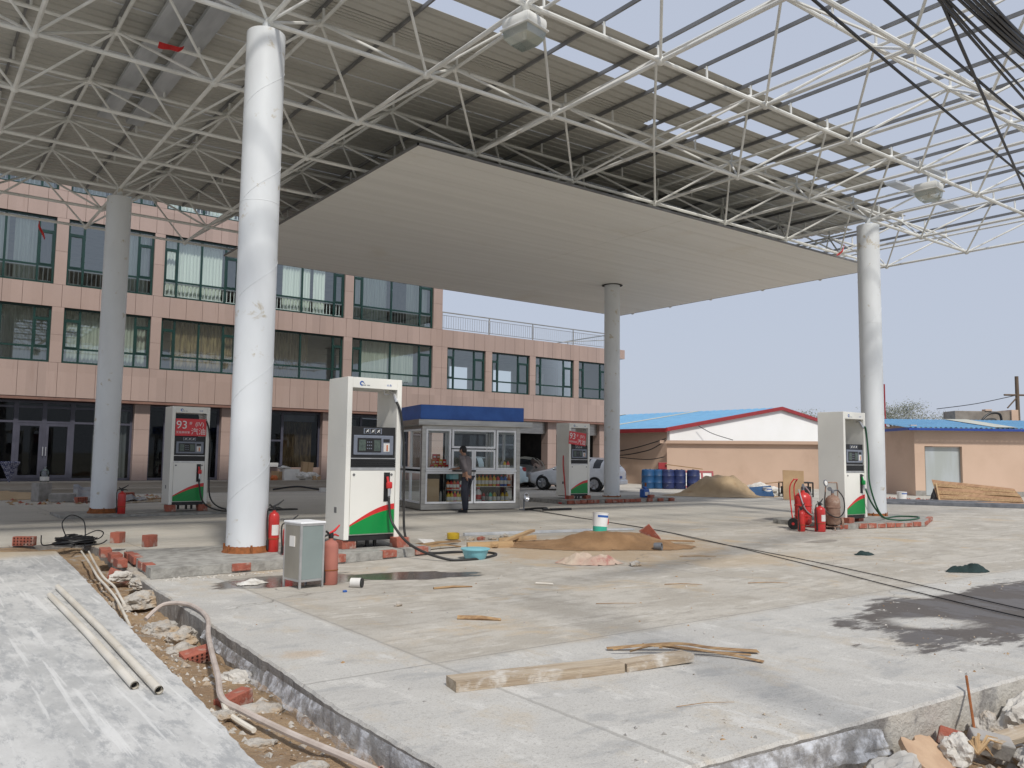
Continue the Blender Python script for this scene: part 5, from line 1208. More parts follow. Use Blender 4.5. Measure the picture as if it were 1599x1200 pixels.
o=chips('slab_grit',1300,on_slab,.002,.017,[M['stone'],M['bark'],M['tilegrey'],M['plaster']],lambda x,y:0.0,1); tag(o,'scattered grit and chips on the concrete slab','grit')
o=chips('trench_gravel',1500,lambda r:(1.55+r.random()*.7,2.4+r.random()*9.5),.005,.040,[M['stone'],M['plaster'],M['stone'],M['dirt']],lambda x,y:tz(x,y),2); tag(o,'broken gravel strewn along the trench','gravel')
o=chips('kerb_grit',260,lambda r:(2.5+r.random()*1.6,9.82+r.gauss(0,.06)),.005,.026,[M['stone'],M['plaster']],lambda x,y:0.0,4); tag(o,'mortar crumbs along the kerb of the nearest island','gravel')
o=chips('rubble_gravel',700,lambda r:(2.6+r.random()*5.5,1.5+r.random()*1.05),.008,.06,[M['plaster'],M['stone'],M['dirt'],M['plaster']],lambda x,y:-.27+.05*nz(x,y,1.3,5)+.035*nz(x,y,4,6),3); tag(o,'plaster gravel below the front edge of the slab','gravel')
# long cables over the slab
def rope(P,r,label,m='cable',k=6):
    mb=MB(); mb.tube(smoothpts(P,k),r,6); return tag(mb.build('ground_cable',M[m]),label,'cable','long cables across the slab')
rope([(13.72,17.6,.02),(13.3,15.9,.012),(12.45,12.2,.01),(11.5,9.72,.012),(10.2,6.98,.01),(9.15,5.0,.012),(8.42,3.4,.01),(8.0,2.0,.01)],.0065,'black cable crossing the slab diagonally, the one nearer the sand heap')
rope([(13.8,17.6,.02),(13.0,14.5,.012),(12.2,11.5,.01),(11.45,9.8,.012),(10.6,7.3,.01),(9.75,5.35,.012),(8.87,3.57,.01),(8.3,2.0,.01)],.006,'black cable crossing the slab diagonally, the one nearer the dark cloth')
mb=MB(); mb.tube(smoothpts([(13.6,17.6,.03),(13.9,17.45,.06),(14.2,17.4,.05),(14.0,17.3,.02),(14.5,17.2,.03)],6),.03,6); mb.bbox(14.2,14.9,17.2,17.3,.0,.06,.01); tag(mb.build('plug_cluster',M['black']),'tangle of plugs where the cables meet by the kiosk corner','plug')
# ------------------------------------------------------------------ the customer at the hatch
def skin(name,V,Ed,m,parent=None,root=0,sub=2,extra=None):
    me=bpy.data.meshes.new(name); me.from_pydata([v[0] for v in V],Ed,[]); o=bpy.data.objects.new(name,me); COL.objects.link(o)
    md=o.modifiers.new('skin','SKIN'); md.use_smooth_shade=True
    for i,sv in enumerate(me.skin_vertices[0].data):
        r=V[i][1]; sv.radius=(r,r) if isinstance(r,(int,float)) else r; sv.use_root=(i==root)
    s=o.modifiers.new('sub','SUBSURF'); s.levels=sub; s.render_levels=sub
    dg=bpy.context.evaluated_depsgraph_get(); ev=bpy.data.meshes.new_from_object(o.evaluated_get(dg)); bpy.data.objects.remove(o); bpy.data.meshes.remove(me)
    ev.name=name
    if extra:
        bm=bmesh.new(); bm.from_mesh(ev); t=bpy.data.meshes.new('t'); t.from_pydata(extra.v,[],extra.f); 
        for p in t.polygons: p.use_smooth=True
        bm.from_mesh(t); bm.to_mesh(ev); bm.free(); bpy.data.meshes.remove(t)
    ev.materials.clear(); ev.materials.append(m)
    n=bpy.data.objects.new(name,ev); COL.objects.link(n)
    if parent is not None: n.parent=parent
    return n
def hand(V,Ed,wi,palm,dirv,side,curl):
    """five unequal fingers rooted in the palm"""
    p=Vector(palm); d_=Vector(dirv).normalized(); s=Vector(side).normalized(); dn=d_.cross(s).normalized()
    V.append((tuple(p),(.030,.016))); pi=len(V)-1; Ed.append((wi,pi))
    for k,(off,L) in enumerate(((-.026,.060),(-.009,.070),(.009,.066),(.026,.052))):
        a=p+d_*.045+s*off; V.append((tuple(a),.0095)); i0=len(V)-1; Ed.append((pi,i0))
        b=a+d_*L*.55+dn*curl*.3*L; V.append((tuple(b),.0088)); Ed.append((i0,i0+1))
        c=b+d_*L*.35+dn*curl*L*.6; V.append((tuple(c),.0075)); Ed.append((i0+1,i0+2))
    a=p-s*.034+d_*.005; V.append((tuple(a),.011)); i0=len(V)-1; Ed.append((pi,i0)); b=a-s*.022+d_*.032; V.append((tuple(b),.0095)); Ed.append((i0,i0+1)); c=b+d_*.022+dn*curl*.012; V.append((tuple(c),.008)); Ed.append((i0+1,i0+2))
PX,PY,PR=11.78,17.68,R(24)
T=empty('person',(PX,PY,.0),PR,'man in grey shirt and dark trousers at the kiosk hatch, hand on his hip','person')
V=[((0,-.03,.93),(.118,.085)),((0,-.01,1.10),(.105,.078)),((0,.03,1.28),(.125,.08)),((0,.06,1.40),(.07,.055)),((0,.085,1.46),.052),((0,.115,1.535),(.072,.088)),((0,.125,1.60),(.070,.085)),
   ((-.155,.03,1.34),.048),((-.255,-.13,1.13),.044),((-.205,-.135,.945),.031),
   ((.155,.06,1.34),.048),((.20,.20,1.13),.044),((.13,.42,1.085),.031),
   ((-.095,-.03,.86),.088),((-.115,.0,.48),.058),((-.12,-.075,.10),.040),((-.12,.075,.035),(.038,.028)),
   ((.095,-.03,.86),.088),((.115,.07,.48),.058),((.11,.06,.10),.040),((.12,.21,.035),(.038,.028))]
Ed=[(0,1),(1,2),(2,3),(3,4),(4,5),(5,6),(2,7),(7,8),(8,9),(2,10),(10,11),(11,12),(0,13),(13,14),(14,15),(15,16),(0,17),(17,18),(18,19),(19,20)]
hand(V,Ed,9,(-.175,-.115,.885),(.35,.25,-.9),(.3,.9,.3),.5)
hand(V,Ed,12,(.105,.49,1.080),(-.15,1,-.05),(1,.15,0),.4)
ex=MB(); ex.ball((0,.213,1.545),.017,5,(.8,1.2,1.3)); 
for s in (-1,1): ex.ball((s*.077,.11,1.555),.026,5,(.35,.7,1.2))
ex.ball((0,.195,1.50),.018,5,(1.3,.6,.5))
skin('body',V,Ed,M['skin'],T,extra=ex)
for s in (-1,1):
    mb=MB(); mb.ball((s*.032,.197,1.578),.011,5,(1.2,.6,.7)); mb.build('eye',M['hair'],T)
mb=MB(); mb.ball((0,.108,1.600),.098,9,(.83,.97,.80)); mb.ball((0,.072,1.565),.083,8,(.93,.80,1.0)); mb.build('hair',M['hair'],T)
V=[((0,-.03,.86),(.158,.122)),((0,-.015,1.08),(.142,.112)),((0,.03,1.28),(.172,.128)),((0,.055,1.395),(.105,.09)),((0,.068,1.43),(.066,.062)),
   ((-.17,.03,1.36),.078),((-.262,-.13,1.14),.060),((-.225,-.135,1.02),.050),((.17,.06,1.36),.078),((.205,.20,1.14),.060),((.165,.32,1.105),.050)]
skin('shirt',V,[(0,1),(1,2),(2,3),(3,4),(2,5),(5,6),(6,7),(2,8),(8,9),(9,10)],M['shirt'],T)
V=[((0,-.03,.945),(.142,.112)),((-.092,-.03,.84),.102),((-.115,.0,.48),.082),((-.12,-.06,.12),.072),((-.12,-.055,.05),.068),((.092,-.03,.84),.102),((.115,.07,.48),.082),((.11,.07,.12),.072),((.11,.075,.05),.068)]
skin('trousers',V,[(0,1),(1,2),(2,3),(3,4),(0,5),(5,6),(6,7),(7,8)],M['trouser'],T)
for x,y in ((-.12,.02),(.12,.155)):
    mb=MB(); mb.ball((x,y,.038),.05,7,(.95,2.7,.85)); mb.box(x-.042,x+.042,y-.12,y+.12,.0,.018); mb.build('shoe',M['black'],T)
# ------------------------------------------------------------------ cars
def car(loc,rz,label,m,st,glass_rng,wheels,plate_rear=True,lamp=True):
    t=empty('parked_car',loc,rz,label,'car','cars parked before the low wing')
    mb=MB(); n=len(st); k=10; vs=[]
    for x,zb,zm,zk,wk,zt,wt in st:
        half=[(wk*.90,zb),(wk*1.0,zb+.10),(wk*1.01,zm),(wk*.975,zk),(wt,zt)]
        ring=[(-a,b) for a,b in half]+[(a,b) for a,b in half[::-1]]
        vs+=[(x,a,b) for a,b in ring]
    fs=[];mi=[]
    for i in range(n-1):
        for j in range(k):
            fs.append((i*k+j,i*k+(j+1)%k,(i+1)*k+(j+1)%k,(i+1)*k+j))
            g_=0
            if (i in glass_rng['side'] and j in (3,5)) or (i in glass_rng['screen'] and j==4): g_=1
            mi.append(g_)
    fs+= [tuple(range(k))[::-1],tuple(range((n-1)*k,n*k))]; mi+=[0,0]
    mb.add(vs,fs,True); mb.m=mi; mb.s=[x==0 for x in mi]
    body=mb.build('body',[m,M['carglass']],t)
    bv=body.modifiers.new('sub','SUBSURF'); bv.levels=1; bv.render_levels=1
    # crease sills by keeping subdivision low; wheels and arches
    for (wx,wr) in wheels:
        for s in (-1,1):
            w_=st[4][4]
            Mx=Matrix.Translation((wx,s*(w_*.93),wr))@Matrix.Rotation(R(90),4,'X')
            a_=MB(); a_.lathe([(wr*1.08,-.14),(wr*1.08,.075)],n=24,M=Matrix.Translation((wx,s*(w_*.90),wr+.02))@Matrix.Rotation(R(90),4,'X')); a_.build('wheel_arch',M['black'],t)
            b_=MB(); b_.lathe([(wr*.62,-.10),(wr*.9,-.105),(wr,-.07),(wr,.07),(wr*.9,.105),(wr*.62,.10)],n=26,M=Mx); ty=b_.build('wheel',M['tyre'],t)
            c_=MB(); 
            for q in range(5):
                an=q*1.2566; c_.tube([Mx@Vector((0,0,-s*-.0)) , Mx@Vector((wr*.6*math.cos(an),wr*.6*math.sin(an),0))],.001,3)
            c_=MB()
            zo=-.112 if s>0 else .112
            c_.lathe([(wr*.60,zo*.98),(wr*.66,zo*1.0),(wr*.66,zo*.9)],n=26,M=Mx)
            for q in range(5):
                an=q*1.2566+.3; e1=Vector((wr*.10*math.cos(an),wr*.10*math.sin(an),zo*1.0)); e2=Vector((wr*.62*math.cos(an),wr*.62*math.sin(an),zo*.97)); c_.tube([Mx@e1,Mx@e2],[wr*.11,wr*.14],6)
            c_.lathe([(wr*.16,zo*1.05),(wr*.10,zo*1.1)],n=12,M=Mx); c_.build('rim',M['rim'],ty)
    return t
hatch=[(0.0,.34,.50,.60,.60,.64,.50),(.10,.22,.55,.70,.76,.74,.62),(.55,.20,.60,.78,.85,.84,.68),(1.05,.20,.62,.86,.87,.94,.70),(1.22,.20,.62,.88,.87,1.02,.68),(1.85,.20,.62,.90,.88,1.40,.58),(2.30,.20,.62,.91,.88,1.455,.58),(2.36,.20,.62,.91,.88,1.455,.58),(3.05,.20,.62,.93,.88,1.44,.57),(3.12,.20,.62,.93,.88,1.435,.57),(3.58,.22,.62,.95,.87,1.405,.56),(3.68,.24,.62,.96,.86,1.38,.55),(3.95,.28,.62,.95,.82,1.02,.62),(4.05,.36,.60,.80,.76,.86,.62)]
hc=car((24.05,26.6,0),math.atan2(-2.3,.9),'white hatchback parked behind the rear right pump and column',M['carwhite'],hatch,{'side':(4,5,7,9),'screen':(4,11)},((.82,.31),(3.30,.31)))
hc.location=(23.15,29.15,0)
for s in (-1,1):
    mb=MB(); mb.bbox(3.86,3.98,s*.62-.10,s*.62+.10,.72,.94,.02); mb.build('tail_light',M['taillight'],hc)
    mb=MB(); mb.bbox(.05,.30,s*.56-.12,s*.56+.12,.62,.73,.03); mb.build('headlight',M['headlight'],hc)
    mb=MB(); mb.bbox(1.45,1.60,s*.92-.08,s*.92+.08,.90,1.02,.03); mb.build('mirror',M['carwhite'],hc)
mb=MB(); mb.box(4.045,4.06,-.22,.22,.55,.66); mb.build('number_plate',M['plate'],hc)
mb=MB(); mb.bbox(3.95,4.10,-.74,.74,.30,.50,.05); mb.build('bumper',M['carwhite'],hc)
sedan=[(0.0,.34,.50,.60,.60,.64,.50),(.12,.22,.55,.70,.76,.74,.62),(.6,.20,.60,.78,.85,.84,.68),(1.15,.20,.62,.86,.87,.94,.70),(1.30,.20,.62,.88,.87,1.0,.68),(2.0,.20,.62,.90,.88,1.38,.57),(2.45,.20,.62,.91,.88,1.43,.57),(2.52,.20,.62,.91,.88,1.43,.57),(3.15,.20,.62,.93,.88,1.38,.56),(3.75,.22,.64,.97,.87,1.08,.62),(4.25,.26,.68,.99,.84,1.06,.64),(4.42,.34,.66,.90,.78,.98,.62),(4.48,.40,.60,.80,.72,.84,.6)]
sc_=car((0,0,0),0,'pale blue white saloon car behind the kiosk, rear end showing',M['carpale'],sedan,{'side':(4,5,7,8),'screen':(4,8)},((.85,.31),(3.55,.31)))
sa=math.atan2(-.35,.94); sc_.rotation_euler=(0,0,sa); sc_.location=Vector((21.6,28.3,0))-Vector((math.cos(sa),math.sin(sa),0))*4.4
for s in (-1,1):
    mb=MB(); mb.bbox(4.26,4.42,s*.64-.16,s*.64+.16,.80,.97,.03); mb.build('tail_light',M['taillight'],sc_)
    mb=MB(); mb.bbox(1.5,1.65,s*.92-.08,s*.92+.08,.90,1.02,.03); mb.build('mirror',M['carpale'],sc_)
mb=MB(); mb.box(4.47,4.49,-.22,.22,.62,.76); mb.build('number_plate',M['plate'],sc_)
mb=MB(); mb.bbox(4.32,4.53,-.80,.80,.36,.58,.05); mb.build('bumper',M['carpale'],sc_)
dc=car((23.0,30.6,0),math.atan2(-.6,-.8)+math.pi,'dark grey car with its bonnet half under the low wing, behind the white hatchback',M['cardark'],hatch,{'side':(4,5,7,9),'screen':(4,11)},((.82,.31),(3.30,.31)))
dc.location=(22.95,30.7,0); dc.rotation_euler=(0,0,R(38))
# ------------------------------------------------------------------ yard wall, gabled hall, annex
t=empty('boundary_wall',(33,29,0),0,'long beige rendered yard wall with a projecting coping','wall')
wb=[Vector((32.75,30.0,0)),Vector((37.94,24.82,0))+Vector((-.0,0,0)),Vector((37.6,16.5,0))]
wb=[Vector((32.6,30.1,0)),Vector((37.0,25.6,0)),Vector((37.9,18.2,0))]
wb=[Vector((32.6,30.1,0)),Vector((40.6,20.2,0))]
a,b_=wb; dr=(b_-a).normalized(); L=(b_-a).length; Mx=Matrix.Translation((a.x-33,a.y-29,0))@Matrix.Rotation(math.atan2(dr.y,dr.x),4,'Z')
mb=MB(); mb.box(0,L,0,.25,0,2.2,Mx); mb.build('wall_face',M['beige'],t)
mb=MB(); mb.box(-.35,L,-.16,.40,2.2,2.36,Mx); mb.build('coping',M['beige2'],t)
hall=empty('gabled_hall',(42.9,38,0),0,'low hall with a white gable, red verge and bright blue sheet roof','building')
def hb(mb,n,m): 
    o=mb.build(n,m,hall); o.matrix_parent_inverse=Matrix.Translation((-42.9,-38,0)); return o
gx0,gx1,ax,gy,ez,az=33.2,52.6,42.9,30.45,3.02,4.50
mb=MB(); mb.xzprism([(gx0,2.0),(gx1,2.0),(gx1,ez-.02),(ax,az-.02),(gx0,ez-.02)],gy,gy+.2); hb(mb,'gable_wall',M['whitewall'])
mb=MB(); mb.box(gx0,gx0+.2,gy+.21,52,0,2.98); mb.box(gx0+.01,gx1,gy+.01,gy+.19,0,1.99); mb.box(gx1-.2,gx1,gy+.21,52,0,2.98); hb(mb,'side_wall',M['beige'])
for sx,x0 in ((1,gx0-.35),(-1,gx1+.35)):
    mb=MB(); n_=40; y0,y1=gy-.12,52.3; z0=ez-.06; vs=[]
    for i in range(n_*4+1):
        y=y0+(y1-y0)*i/(n_*4); dz=.05*(1 if i%4 in (1,2) else 0); vs+=[(x0,y,z0+dz),(ax,y,az+.02+dz)]
    fs=[(2*i,2*i+2,2*i+3,2*i+1) for i in range(n_*4)]
    mb.add(vs,fs); hb(mb,'roof',M['roofblue'])
    for ys in ((36.5,37.1),(43.5,44.1)):
        if sx>0:
            mb=MB(); mb.add([(x0,ys[0],z0+.06),(ax,ys[0],az+.08),(ax,ys[1],az+.08),(x0,ys[1],z0+.06)],[(0,1,2,3)]); hb(mb,'skylight_strip',M['skylight'])
    mb=MB(); mb.add([(x0,gy-.16,z0-.12),(ax,gy-.16,az-.10),(ax,gy-.16,az+.10),(x0,gy-.16,z0+.08),(x0,gy-.04,z0-.12),(ax,gy-.04,az-.10),(ax,gy-.04,az+.10),(x0,gy-.04,z0+.08)],[(0,1,2,3),(4,7,6,5),(0,4,5,1),(3,2,6,7),(0,3,7,4),(1,5,6,2)]); hb(mb,'verge_trim',M['redtrim'])
mb=MB(); mb.box(gx0-.40,gx0-.34,gy-.1,52,ez-.22,ez+.0); hb(mb,'eaves_trim',M['redtrim'])
# cables looped on the hall wall
def wire(P,r,label,m='cable',group='cables slung along the hall wall'):
    mb=MB(); mb.tube(smoothpts(P,8),r,5); return tag(mb.build('slung_cable',M[m]),label,'cable',group)
wire([(33.05,37.5,2.05),(33.0,35,1.75),(33.0,33,1.95),(32.6,30.6,2.35),(32.35,29.95,2.45)],.03,'upper of the dark cables slung along the side wall of the hall')
wire([(33.05,37.5,1.9),(33.0,34.5,1.55),(32.95,32,1.8),(32.7,30.7,2.15),(32.4,30.0,2.35)],.03,'middle of the dark cables slung along the side wall of the hall')
wire([(33.05,36.8,1.75),(33.0,34,1.45),(32.95,31.8,1.35),(32.4,30.1,1.5)],.025,'lowest of the dark cables slung along the side wall of the hall')
wire([(35.2,30.2,3.2),(36.0,29.9,2.8),(36.6,29.0,2.45)],.02,'thin wire running down the white gable onto the wall coping',group=None)
AD=Vector((.806,-.592,0)); AN=Vector((.592,.806,0)); A0=Vector((34.2,17.8,0))
AM=Matrix((( AD.x,AN.x,0,A0.x),(AD.y,AN.y,0,A0.y),(0,0,1,0),(0,0,0,1)))
t=empty('annex',(0,0,0),0,'low beige annex with a blue sheet roof and one pale door at the right','building'); t.matrix_world=AM
mb=MB(); Lx=9.0; dx0,dx1,dz=.42,1.98,2.06
mb.box(0,dx0,0,.24,0,2.75); mb.box(dx0,dx1,0,.24,dz,2.75); mb.box(dx1,Lx,0,.24,0,2.75); mb.box(0,.24,.241,4.2,0,2.95); mb.build('wall',M['beige'],t)
mb=MB(); mb.box(.0,dx0,-.012,-.001,0,.22); mb.box(dx1,Lx,-.012,-.001,0,.22); mb.build('skirting',M['tilegrey'],t)
mb=MB(); mb.box(dx0+.07,dx1,.16,.20,.02,dz-.03); mb.build('door',mat('frosted_door',(.50,.54,.56),(.42,.45,.43),.35,.2,scale=1.1,stretch=(1.5,1,.3)),t)
mb=MB(); mb.box(dx0,dx0+.068,.10,.22,0,dz-.001); mb.build('door_frame',M['trunk'],t)
mb=MB(); n_=46; vs=[]
for i in range(n_*4+1):
    x=-.42+(Lx+.6)*i/(n_*4); dz_=.045*(1 if i%4 in (1,2) else 0); vs+=[(x,-.42,2.80+dz_),(x,4.4,3.36+dz_)]
mb.add(vs,[(2*i,2*i+2,2*i+3,2*i+1) for i in range(n_*4)]); mb.build('roof',M['roofblue'],t)
mb=MB(); mb.box(-.42,Lx+.2,-.43,-.40,2.70,2.80); mb.box(-.43,-.40,-.40,4.3,2.70,2.82); mb.build('eaves_trim',M['bluetrim'],t)
mb=MB(); mb.add([(3.2,-.40,2.865),(4.1,-.40,2.865),(4.6,4.3,3.42),(3.5,4.3,3.42)],[(0,1,2,3)]); mb.build('skylight_strip',M['skylight'],t)
S0=Vector((40.9,21.9,0)); t=empty('shed',S0,math.atan2(AD.y,AD.x),'small shed with a plain blue roof between the column and the annex','building')
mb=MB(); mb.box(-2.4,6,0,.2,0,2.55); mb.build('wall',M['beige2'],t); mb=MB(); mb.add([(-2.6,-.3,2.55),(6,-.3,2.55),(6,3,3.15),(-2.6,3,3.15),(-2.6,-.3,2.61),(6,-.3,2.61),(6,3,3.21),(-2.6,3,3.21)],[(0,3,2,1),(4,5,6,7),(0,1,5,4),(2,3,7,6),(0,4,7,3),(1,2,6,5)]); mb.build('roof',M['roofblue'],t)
t=empty('concrete_parapet',(46.4,20.3,0),math.atan2(AD.y,AD.x),'old grey brown masonry block rising behind the annex roof','building')
mb=MB(); mb.bbox(-1.6,1.6,0,1.2,0,4.12,.02); mb.build('wall',mat('old_masonry',(.28,.24,.20),(.20,.17,.14),.95,scale=2,dirt=(.36,.33,.30),dscale=1.2),t); mb=MB(); mb.bbox(1.35,1.72,-.1,1.3,0,4.2,.02); mb.bbox(-.0,.35,-.05,.3,4.12,4.22,.01); mb.build('pier',M['beige2'],t)
mb=MB(); mb.tube(smoothpts([(-.55,-.4,2.9),(-.4,-.4,3.6),(.1,-.3,3.98),(.62,-.25,3.95),(.75,-.2,3.5)],8),.06,8); mb.build('vent_pipe',M['cable'],t)
# pole with wires at the far right
t=empty('utility_pole',(47.9,19.3,0),0,'dark utility pole behind the annex roof at the right edge','pole')
mb=MB(); mb.tube([(0,0,0),(0,0,6.0)],[.13,.09],10); mb.build('shaft',M['trunk'],t)
mb=MB(); mb.tube([(-.6,.4,5.0),(.6,-.4,5.0)],.05,6); mb.tube([(-.5,.3,4.3),(0,0,4.9)],.04,6); mb.build('cross_arm',M['trunk'],t)
mb=MB(); mb.tube(smoothpts([(0,0,5.0),(-2.0,1.2,4.5),(-3.6,2.5,4.2)],6),.02,5); mb.build('wire',M['cable'],t)
t=empty('mast',(38.15,21.25,0),0,'thin dark red mast seen along the right edge of the right front column','pole'); mb=MB(); mb.tube([(0,0,0),(0,0,5.1)],.045,6); mb.lathe([(.09,0),(.09,.05)],n=8); mb.build('shaft',M['redtrim'],t)
# trees beyond the roofs: trunk, limbs and a crown of small leaf faces
def tree(x,y,h,r,label,seed,n=3500):
    rnd=random.Random(seed); t=empty('tree',(x,y,0),0,label,'tree','trees far beyond the roofs')
    mb=MB(); mb.tube([(0,0,0),(.1,0,h*.5),(0,.1,h*.75)],[.22,.15,.06],8); tips=[]
    for i in range(9):
        a=rnd.uniform(0,6.28); z0=h*rnd.uniform(.35,.65); tip=(r*.75*math.cos(a),r*.75*math.sin(a),h*rnd.uniform(.6,.95)); tips.append(tip); mb.tube([(0,0,z0),(tip[0]*.5,tip[1]*.5,(z0+tip[2])/2+.2),tip],[.08,.05,.02],5)
    mb.build('trunk',M['trunk'],t)
    mb=MB(); cl=tips+[(rnd.gauss(0,r*.35),rnd.gauss(0,r*.35),h*rnd.uniform(.6,1.0)) for _ in range(16)]
    for _ in range(n):
        c=rnd.choice(cl); p=Vector((c[0]+rnd.gauss(0,r*.20),c[1]+rnd.gauss(0,r*.20),c[2]+rnd.gauss(0,h*.05))); s=rnd.uniform(.04,.10)
        u=Vector((rnd.gauss(0,1),rnd.gauss(0,1),rnd.gauss(0,1))).normalized()*s; v=u.orthogonal().normalized()*s*.6; mb.add([p-u,p+v,p+u,p-v],[(0,1,2,3)])
    mb.build('crown',M['leaf'],t)
tree(71.5,48.2,6.0,2.4,'small hazy tree peeping over the right slope of the white gable',1)
tree(66.5,45.0,5.2,1.8,'low hazy tree just right of the gable apex',2,2200)
tree(75.8,41.2,6.5,3.0,'round bushy tree right of the right front column',3,9000)
tree(82.0,40.0,5.9,3.0,'dark low tree between the round tree and the annex roof',4,4000)
# ------------------------------------------------------------------ things along the walls
for i,(x,y,m_,lab) in enumerate(((28.55,27.55,'drum1','bright blue plastic drum, leftmost of the row by the wall'),(29.0,27.35,'drum1','bright blue plastic drum, second from the left in the row'),(29.25,26.95,'drum2','blue black drum in the middle of the row'),(29.75,26.7,'drum2','navy blue drum, second from the right in the row'),(30.15,26.2,'drum2','scuffed navy drum, rightmost of the row by the wall'))):
    t=empty('plastic_drum',(x,y,0),i,lab,'drum','blue drums by the yard wall'); t.rotation_euler=(0,0,i)
    mb=MB(); mb.lathe([(.27,0),(.30,.03),(.305,.28),(.315,.30),(.305,.32),(.305,.60),(.315,.62),(.305,.64),(.29,.86),(.25,.90),(.24,.89)],n=24); mb.build('barrel',M[m_],t)
    mb=MB(); 
    for a in (0,3.14): mb.lathe([(.04,.885),(.04,.92)],(.14*math.cos(a),.14*math.sin(a),0),10)
    mb.build('bung',M['black'],t)
mb=MB(); mb.bbox(-.20,.20,-.05,.05,0,.32,.01); o=mb.build('brown_crate',M['redtrim']); o.location=(29.1,27.15,.905); o.rotation_euler=(.0,.0,-.6); tag(o,'brown crate standing on the blue drums','crate')
plank([(29.15,27.0,1.12),(30.5,25.95,.92)],.08,.04,'dark pole laid across the tops of the drums','bark',cat='pole')
fr=empty('window_frame',(32.2,28.2,.0),math.atan2(-.62,.78),'old brown window frame with three pale panes leaning on the wall','window frame')
mb=MB(); W_,H_=1.55,.86
Mx=Matrix.Rotation(R(-18),4,'X')
for x in (0,W_/3,2*W_/3,W_): mb.box(x-.045,x+.045,-.03,.03,0,H_,Mx)
for z in (0,H_-.09): mb.box(.045,W_-.045,-.028,.028,z,z+.09,Mx)
mb.build('frame',M['redtrim'],fr)
mb=MB()
for i in range(3): mb.box(W_/3*i+.046,W_/3*(i+1)-.046,-.005,.005,.09,H_-.09,Mx)
mb.build('pane',M['labelwhite'],fr)
fr.location=(31.25,27.9,0)
rock(28.0,20.9,.12,.42,(1.6,.9,.75),'heap of white sacks and plastic behind the sand heap','sack',41,-.6,None,.5,'sacks','sack_heap')
rock(27.2,21.2,.1,.3,(1.4,.9,.7),'smaller heap of white sacking at the right flank of the pale sand','sack',42,-.6,None,.5,'sacks','sack_heap')
mb=MB(); mb.add([(-.7,-.4,.02),(.6,-.45,.06),(.75,.4,.42),(-.5,.45,.30),(-.7,-.4,-.0),(.6,-.45,.0),(.75,.4,.38),(-.5,.45,.26)],[(0,1,2,3),(7,6,5,4),(0,4,5,1),(1,5,6,2),(2,6,7,3),(3,7,4,0)]); o=mb.build('tarpaulin',M['drum1']); o.location=(26.75,20.2,0); o.rotation_euler=(0,0,-.64); tag(o,'stiff blue tarpaulin propped beside the pale sand heap','tarpaulin')
t=empty('trestle_stand',(27.7,19.6,0),-.64,'black metal trestle frame standing left of the cardboard sheet','frame')
mb=MB()
for x in (0,1.15):
    for y in (0,.5): mb.tube([(x,y,0),(x,y,.55)],.03,6)
for y in (0,.5): mb.tube([(0,y,.55),(1.15,y,.55)],.03,6); mb.tube([(0,y,.12),(1.15,y,.12)],.025,6)
for x in (0,1.15): mb.tube([(x,0,.55),(x,.5,.55)],.03,6)
mb.box(.05,1.1,.05,.45,.15,.40); mb.build('trestle_bars',M['black'],t)
plank([(26.9,19.8,.5),(28.1,19.3,.62)],.05,.03,'dark stick lying across the trestle frame','bark',cat='stick')
t=mb=MB(); mb.box(-.38,.38,-.01,.01,0,1.05); o=mb.build('cardboard_sheet',M['card']); o.location=(26.0,17.95,0.0); o.rotation_euler=(-.12,.03,-.60); tag(o,'tall brown cardboard sheet standing up behind the red extinguishers','cardboard')
mb=MB(); mb.box(-.22,.22,-.01,.01,0,.85); o=mb.build('cardboard_sheet',M['card']); o.location=(27.7,17.3,0.0); o.rotation_euler=(-.1,.25,-.60); tag(o,'smaller cardboard sheet leaning by the left side of the right pump','cardboard')
mb=MB(); mb.lathe([(.17,-.02),(.17,.02)],n=20,M=Matrix.Translation((0,0,0))@Matrix.Rotation(R(80),4,'X')); mb.cur=1; mb.lathe([(.12,-.024),(.12,.024)],n=20,M=Matrix.Rotation(R(80),4,'X')); o=mb.build('pressure_gauge',[M['metalgrey'],M['labelwhite']]); o.location=(15.62,10.02,.95); o.scale=(.42,.42,.42); tag(o,'round white gauge above the dusty brown tank','gauge')
# plywood stack, bars and bricks in front of the annex
def ply(P,label,th=.018):
    P=[Vector(p) for p in P]; mb=MB(); rnd=random.Random(len(label))
    for i in range(5):
        u0,u1=i/5+.008,(i+1)/5-.008; n=12; vs=[]
        nr=(P[1]-P[0]).cross(P[3]-P[0]).normalized()
        for j in range(n+1):
            v=j/n*(1-.05*rnd.random()*(j==n)); wv=.03*mn.noise(Vector((v*3,i*2.3,th*100))); 
            for u in (u0,u1):
                p=P[0].lerp(P[1],v).lerp(P[3].lerp(P[2],v),u)+nr*(wv+.012*(i%2)); vs+=[p,p+nr*th]
        fs=[]
        for j in range(n):
            k=j*4; fs+=[(k,k+2,k+6,k+4),(k+1,k+5,k+7,k+3),(k,k+4,k+5,k+1),(k+2,k+3,k+7,k+6)]
        fs+=[(0,1,3,2),(n*4,n*4+2,n*4+3,n*4+1)]
        mb.cur=i%2; mb.add(vs,fs)
    return tag(mb.build('formwork_boards',[M['ply'],M['bark']]),label,'boards','board stacks before the annex')
ply([(28.75,14.15,.03),(29.75,11.75,.03),(30.55,12.35,.42),(29.75,14.75,.56)],'front panel of rough boards leaning before the annex')
ply([(29.0,14.35,.16),(30.05,11.95,.12),(30.75,12.5,.52),(29.95,15.0,.78)],'rear panel of rough boards leaning before the annex, standing higher')
plank([(28.70,14.12,.02),(29.70,14.72,.62)],.05,.06,'yellow batten along the left edge of the plywood','wood',group='battens on the plywood stack')
plank([(29.85,11.75,.04),(30.8,12.25,.55)],.07,.05,'yellow batten at the right end of the plywood','wood',group='battens on the plywood stack')
